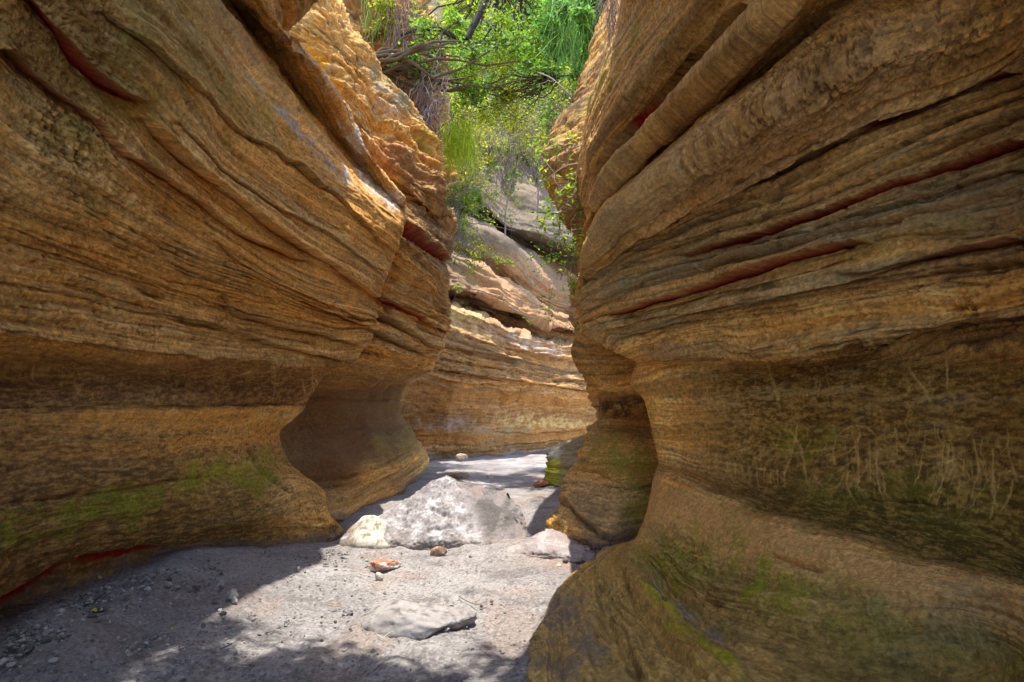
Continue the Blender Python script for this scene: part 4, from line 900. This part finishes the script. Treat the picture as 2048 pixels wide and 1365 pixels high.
# ------------------------------------------------------------------ vegetation in the gap
def sprig(name, pts, r, leafs, ls, c, c2, seed, label, side=6, bark=(.40, .34, .28), spread=.06):
    leafs = int(leafs * 2.2)
    q = np.random.RandomState(seed); W3 = np.array([P(*v) for v in pts]); e_ = empty(name, W3[0]); tag(e_, label, 'twig')
    m = pchip(W3, np.linspace(0, len(W3) - 1, 24)); paths = [(m, r, r * .45)]; LP = []
    for j in range(side):
        i = q.randint(4, 23); L = q.uniform(.15, .45); dv = q.normal(size=3); dv[1] *= .4; b_ = m[i] + dv / np.linalg.norm(dv) * L
        paths.append((curve(m[i], b_, 6, .12, q), r * .55, r * .25)); LP.append(b_ + q.normal(size=(leafs // side + 1, 3)) * spread)
    V, Q = tubes(paths, 5); mesh_obj('stem', V - W3[0], Q, MBARK, np.array(bark), parent=e_)
    if leafs:
        V, Q, cc = leaves(np.concatenate(LP), ls, q, c, c2=c2, droop=.2); mesh_obj('leaves', V - W3[0], Q, MLEAF, cc, parent=e_, smooth=False)
    return e_
k = 0
far = [(870,330,23,60,60,LG,LY,'bright bush'),(935,235,24.5,75,75,LG,LY,'leafy bush'),(1010,205,25.5,80,70,LG,LD,'leafy bush'),(1090,180,26.5,85,80,LG,LB2,'green bush'),(1165,150,27,70,90,LB2,LG,'green bush'),
       (880,150,27,80,80,LG,LY,'bush'),(960,100,29,90,80,LG,LD,'bush'),(1040,90,30,90,70,LD,LG,'dark bush'),(1120,60,31,90,70,LB2,LG,'bush'),(900,30,31,80,70,LY,LG,'bush'),(985,0,33,90,60,LG,LD,'bush'),(1080,-20,34,90,60,LG,LB2,'bush'),(1180,10,32,60,70,LB2,LG,'bush'),(820,60,29,60,80,LG,LD,'bush'),
       (975,310,22.6,50,36,LY,LG,'low bush'),(1075,300,23.2,50,36,(.26,.30,.06),LG,'low bush')]
names = ['yellowish green bush on the slope just right of the left buttress','leafy bush above the low pale face in the gap','round leafy bush in the middle of the green slope','green bush right of centre on the slope','fresh green bush beside the right wall rim','bush behind the hanging roots edge','bush high in the middle left of the gap','darkest bush high in the middle of the gap','bluish green bush high on the right of the gap','yellow tinged bush at the top left of the gap','bush at the very top middle of the gap','bush at the very top right of the middle','bush in the top right corner of the gap','dim bush above the hanging roots','low yellow bush at the edge over the pale rock face','thin low bush over the pale rock face on the right']
for (px_, py_, d_, rx, ry, c_, c2_, _), nm in zip(far, names):
    k += 1; s_ = d_ / F
    bush('shrub', P(px_, py_ + ry * 1.15, d_ + .6), P(px_, py_, d_), (rx * s_, 1.1, ry * s_), 32, 12500, .135, c_, c2_, 500 + k, nm, 'shrub', 'shrubs on the slope above the canyon', r0=.05, clump=.32, bark=(.16, .13, .11))
# near trees leaning over the gap
t_ = [P(*v) for v in [(985,-60,12.6),(972,0,12.5),(952,42,12.4),(932,80,12.3)]]
tb = [P(*v) for v in [(932,80,12.3),(905,72,12.3),(878,58,12.2),(845,58,12.1),(800,70,12.0)]]
bush('tree', P(1010,-150,12.8), P(1000,60,12.8), (1.9, .9, 1.1), 30, 5200, .10, LG, LY, 601, 'leafy tree with a dark crooked limb hanging over the middle of the gap', 'tree', r0=.07, clump=.22, bark=(.05,.04,.032),
     extra=[(np.array(t_), .075, .085), (np.array(tb), .095, .05), (curve(P(800,120,12.2), P(885,95,12.4), 7, .08, np.random.RandomState(3)), .02, .03)])
bush('tree', P(1260,-60,11.5), P(1150,60,12.0), (.85, .7, 1.3), 22, 3600, .11, LB2, LG, 602, 'fresh green tree crown leaning in from the right wall rim', 'tree', r0=.06, clump=.28, bark=(.07,.06,.05), droop=.5)
bush('tree', P(790,-160,12.5), P(800,20,12.4), (.9, .6, .75), 16, 1500, .10, LY, LG, 603, 'thin tree with reddish twigs above the hanging roots on the left', 'tree', r0=.05, clump=.3, bark=(.30,.17,.12), droop=.6)
bush('shrub', P(1200,150,11.6), P(985,190,12.9), (1.15, .6, 1.1), 34, 3800, .075, LY, LG, 605, 'fine leaved twiggy shrub hanging down through the middle of the gap', 'shrub', r0=.03, clump=.30, bark=(.07,.05,.04), droop=.4, twigs=8)
bush('shrub', P(1190,260,10.2), P(1120,255,11.2), (.5, .4, .7), 20, 1700, .07, LG, LB2, 606, 'green shrub spilling over the shoulder of the right pillar', 'shrub', r0=.025, clump=.32, bark=(.10,.07,.05), droop=.5)
bush('shrub', P(915,450,13), P(935,395,12.9), (.45, .35, .5), 16, 900, .075, LG, LY, 607, 'small leafy shrub rooted on the ledge under the yellow green grass tuft', 'shrub', r0=.02, clump=.34, bark=(.2,.15,.12), droop=.1)
for (pts_, n_, sd_, lb_) in [([(1175,300,7.4),(1135,290,7.6),(1105,310,7.8),(1085,360,8.0)],90,31,'leafy spray arching off the right pillar shoulder to the left'),
   ([(1165,400,7.3),(1140,400,7.3),(1122,425,7.4),(1118,470,7.4)],80,32,'drooping leafy spray beside the dark loop twig'),
   ([(1150,470,7.3),(1142,500,7.3),(1132,530,7.35),(1120,560,7.4)],60,33,'short leafy spray hanging under the horizontal grey twig'),
   ([(890,400,12.5),(930,380,12.4),(960,392,12.3),(985,425,12.2)],90,34,'leafy spray bending down right of the yellow green grass tuft'),
   ([(893,455,12.4),(915,470,12.3),(945,500,12.2),(950,540,12.2)],80,35,'leafy spray hanging from the silvery grass fan'),
   ([(1020,300,13),(1010,350,12.8),(1025,400,12.6),(1050,430,12.5)],90,36,'long leafy creeper dangling over the pale rock face')]:
    sprig('vine', pts_, .009, n_, .085, LG, LY, sd_, lb_, 12, bark=(.22,.17,.13), spread=.07)
# bare thickets
for j, (bx, by, cx_, cy_, d_, rx, ry, lab) in enumerate([(1120,400,1120,230,14.0,.7,1.3,'leafy bare stemmed thicket close to the right pillar shoulder'),(920,440,925,330,15.0,.7,1.1,'thin thicket close behind the yellow green grass tuft'),(1010,470,1020,250,20.0,1.2,1.7,'tangled bare grey thicket in the middle of the gap'),(1075,440,1070,270,19.5,.9,1.5,'bare twiggy thicket right of the middle thicket'),(955,400,950,250,20.5,.9,1.4,'bare thicket with few yellow leaves left of the middle thicket')]):
    bush('thicket', P(bx, by, d_), P(cx_, cy_, d_), (rx, .8, ry), 44, 1500, .10, LY, LG, 620 + j, lab, 'thicket', None, r0=.034, clump=.45, twigs=10, bark=(.26, .21, .18))
def strands(name, n, px0, px1, py0, py1, d0, d1, lmin, lmax, r, c, seed, label, cat, sway=.25, mat=None, group=None, curl=.0, flat=False, part='strand'):
    q = np.random.RandomState(seed); paths = []; 
    for _ in range(n):
        a_ = P(q.uniform(px0, px1), q.uniform(py0, py1), q.uniform(d0, d1)); L = q.uniform(lmin, lmax)
        dv = np.array([q.normal() * sway, q.normal() * sway, -1.0]); b_ = a_ + dv / np.linalg.norm(dv) * L
        p_ = curve(a_, b_, 8, .06 + curl, q); t = np.linspace(0, 1, 8); p_[:, 0] += q.normal() * .12 * L * np.sin(t * 3.1)
        paths.append((p_, r * q.uniform(.6, 1.3), r * .35))
    V, Q = tubes(paths, 3); ci = q.uniform(.6, 1.4, (n, 1)) * np.array(c); cc = np.repeat(ci, 24, 0)
    return tag(mesh_obj(name, V, Q, mat or MBARK, cc), label, cat, group)
strands('hanging_roots', 120, 770, 885, 20, 150, 11.9, 12.5, .5, 1.7, .010, (.30, .24, .21), 1, 'curtain of pale grey brown roots hanging over the dark recess', 'roots', .22, curl=.05)
strands('hanging_roots', 70, 835, 890, 140, 230, 11.6, 12.0, .4, 1.2, .011, (.36, .30, .27), 2, 'tangle of pale roots hanging at the right edge of the dark recess', 'roots', .3, curl=.09)
strands('hanging_grass', 90, 775, 835, -40, 30, 12.0, 12.4, .5, 1.3, .008, (.42, .24, .20), 3, 'pinkish dry grass tuft hanging above the roots', 'grass', .2, mat=MGRASS)
strands('hanging_grass', 60, 720, 790, -20, 60, 12.0, 12.4, .3, .9, .012, (.26, .38, .03), 4, 'green leafy strands hanging over the rim left of the roots', 'grass', .1, mat=MGRASS)
strands('hanging_grass', 420, 885, 945, 232, 300, 12.6, 13.2, .4, .95, .008, (.70, .85, .03), 5, 'bright yellow green grass tuft hanging beside the left buttress', 'grass', .28, mat=MGRASS)
strands('hanging_grass', 200, 888, 935, 350, 430, 12.8, 13.3, .35, .9, .007, (.42, .44, .30), 6, 'dry pale grass hanging on the back of the left buttress edge', 'grass', .3, mat=MGRASS)
strands('hanging_grass', 150, 885, 925, 425, 470, 12.2, 12.7, .3, .7, .006, (.42, .41, .40), 7, 'silvery dry grass fan below the buttress edge', 'grass', .55, mat=MGRASS)
strands('hanging_grass', 260, 1105, 1215, -40, 90, 11.4, 12.2, .6, 1.5, .009, (.26, .50, .08), 8, 'long bright green grass blades hanging from the right rim', 'grass', .25, mat=MGRASS)
strands('hanging_roots', 60, 1205, 1235, -60, 40, 8.8, 9.2, .5, 1.1, .008, (.24, .16, .12), 9, 'brown roots hanging from the right rim above the pillar', 'roots', .12)
strands('hanging_roots', 90, 1090, 1180, 190, 300, 9.6, 10.0, .3, .8, .006, (.22, .15, .12), 10, 'thin brown roots over the shoulder of the right pillar', 'roots', .5, curl=.08)
sprig('leafy_twig', [(890,430,12.6),(925,415,12.6),(965,412,12.7),(1000,416,12.8)], .012, 70, .09, LG, LY, 1, 'leafy green twig reaching right under the pale grass', 7)
sprig('leafy_twig', [(895,470,12.4),(930,450,12.3),(960,448,12.2),(1030,462,12.2)], .012, 60, .08, LY, LG, 2, 'yellow leaved twig ending in a long bare reddish tip', 6)
sprig('leafy_twig', [(893,500,12.3),(930,515,12.2),(965,512,12.1),(1000,508,12.0)], .012, 80, .08, LY, LG, 3, 'arching twig with yellow leaves over the back ledges', 9)
sprig('leafy_twig', [(905,395,12.4),(945,380,12.3),(990,372,12.2),(1020,385,12.2)], .010, 60, .08, LG, LY, 14, 'leafy twig crossing the gap just above the pale rock face', 8)
sprig('leafy_twig', [(925,445,12.4),(960,470,12.3),(975,500,12.2),(960,545,12.2)], .009, 60, .08, LY, LG, 15, 'drooping yellow leaved twig hanging before the back ledges', 8)
sprig('leafy_twig', [(890,515,12.3),(940,540,12.2),(985,530,12.1)], .010, 40, .08, LG, LY, 4, 'short green leaved twig below the arching yellow twig', 6)
sprig('leafy_twig', [(897,625,12),(905,605,12),(911,597,12)], .006, 26, .08, (.25,.5,.05), LY, 5, 'single bright green sprig sprouting from the buttress edge', 3, spread=.04)
sprig('bare_twig', [(1180,325,7.2),(1140,330,7.3),(1105,350,7.4),(1092,362,7.5)], .010, 14, .07, LG, LY, 6, 'pale bare twig with a few leaves on the right pillar shoulder', 4)
sprig('bare_twig', [(1185,330,7.2),(1150,345,7.3),(1130,375,7.3)], .008, 0, .07, LG, LY, 7, 'pale forked twig below the leafy pale twig on the pillar shoulder', 5)
sprig('vine', [(1160,330,7.3),(1150,370,7.2),(1148,410,7.1),(1155,440,7.1)], .010, 40, .07, LG, LY, 8, 'knotted vine with green leaves on the pillar face', 7, bark=(.22,.14,.10))
sprig('vine', [(1175,455,7.1),(1130,465,7.2),(1112,475,7.3),(1115,500,7.3)], .008, 20, .06, LG, LB2, 9, 'horizontal grey twig with hanging leaves beside the rolled bed', 4)
sprig('vine', [(1130,478,7.4),(1138,510,7.4),(1120,540,7.4),(1100,600,7.4),(1096,675,7.4)], .005, 70, .05, LG, LB2, 10, 'thin vine trailing down in front of the back ledges', 12, spread=.05)
sprig('vine', [(1150,490,7.3),(1140,560,7.4),(1142,620,7.5),(1128,660,7.5)], .005, 60, .05, LB2, LG, 11, 'bluish green vine trailing down the pillar edge', 10, spread=.05)
sprig('bare_twig', [(1060,425,14),(1100,427,13.8),(1120,428,13.6),(1128,436,13.6),(1120,441,13.6),(1117,432,13.6)], .014, 0, .07, LG, LY, 12, 'dark dead twig curling into a loop before the pale face', 2, bark=(.04,.03,.03))
sprig('bare_twig', [(1075,145,11.5),(1100,155,11.4),(1130,180,11.3),(1150,200,11.2)], .016, 16, .10, LG, LB2, 13, 'long pinkish dead twig slanting across the leaves on the right', 4, bark=(.5,.36,.34))
strands('hanging_roots', 80, 930, 1110, 150, 380, 14.5, 16, .8, 2.4, .010, (.28, .20, .17), 12, 'long loose creepers hanging through the middle of the gap', 'roots', .7, curl=.08)
# the trees overhead, whose leaves throw the dappled shade on the sand
bush('tree', (3.6, 2.2, 7.2), (-.5, 3.3, 8.6), (2.1, .95, .7), 30, 6500, .13, LG, LD, 701, 'tree leaning over the canyon above the foreground and throwing dappled shade', 'tree', r0=.10, clump=.30)
bush('tree', (-4.5, 11.0, 8.5), (-.8, 11.8, 9.3), (2.0, 1.2, .7), 18, 2000, .13, LG, LD, 702, 'tree leaning over the far sand from the left cliff top', 'tree', r0=.10, clump=.26)
# fallen leaves and twigs
def leaf_on(px, py, s, c, lab, seed):
    p = PZ(px, py, .02); p[2] = float(ground_z(np.array([p[0]]), np.array([p[1]]))[0]) + .02; q = np.random.RandomState(seed)
    an = np.linspace(0, 2 * math.pi, 14, endpoint=False); r_ = s * (1 - .35 * (np.abs(np.cos(an * 2.5)) < .4)); V = np.stack([r_ * np.cos(an), r_ * np.sin(an) * .8, .25 * s * np.sin(an * 2)], -1)
    V = np.concatenate([[[0, 0, .1 * s]], V]); T = np.array([[0, i + 1, (i + 1) % 14 + 1] for i in range(14)]); V2 = V.copy()
    o = mesh_obj('fallen_leaf', V2, T, MLEAF, np.array(c), smooth=False); o.location = p; o.rotation_euler = (.35, .1, seed); return tag(o, lab, 'leaf')
leaf_on(180, 1308, .022, (.50, .42, .04), 'yellow fallen leaf on the dark sand at lower left', 1)
leaf_on(343, 1306, .020, (.46, .44, .06), 'greenish yellow fallen leaf right of the first yellow leaf', 2)
def twig_on(pts, r, c, lab, seed):
    q = np.random.RandomState(seed); W3 = []
    for x, y in pts:
        p = PZ(x, y, .02); p[2] = float(ground_z(np.array([p[0]]), np.array([p[1]]))[0]) + .028 ; W3.append(p)
    m = pchip(np.array(W3), np.linspace(0, len(W3) - 1, 12)); i = 6; b_ = m[i] + np.array([.05, .06, .02]); V, Q = tubes([(m, r, r * .5), (curve(m[i], b_, 4, .1, q), r * .6, r * .3)], 5)
    return tag(mesh_obj('dry_twig', V, Q, MBARK, np.array(c)), lab, 'twig')
twig_on([(918,1195),(935,1205),(955,1212),(972,1205)], .005, (.20,.15,.12), 'dark forked dry twig on the sand right of the wide pale rock', 1)
twig_on([(182,1322),(196,1315),(208,1308)], .004, (.10,.08,.07), 'dark dry twig beside the yellow fallen leaf', 2)
twig_on([(438,1336),(450,1330),(462,1322)], .005, (.12,.10,.09), 'dark dry twig at the bottom edge of the shade', 3)
twig_on([(655,1217),(668,1219),(682,1218)], .004, (.42,.24,.12), 'orange dry stalk in the dappled sand', 4)
twig_on([(755,1280),(765,1284),(775,1282)], .004, (.5,.46,.38), 'pale straw just below the wide pale rock', 5)
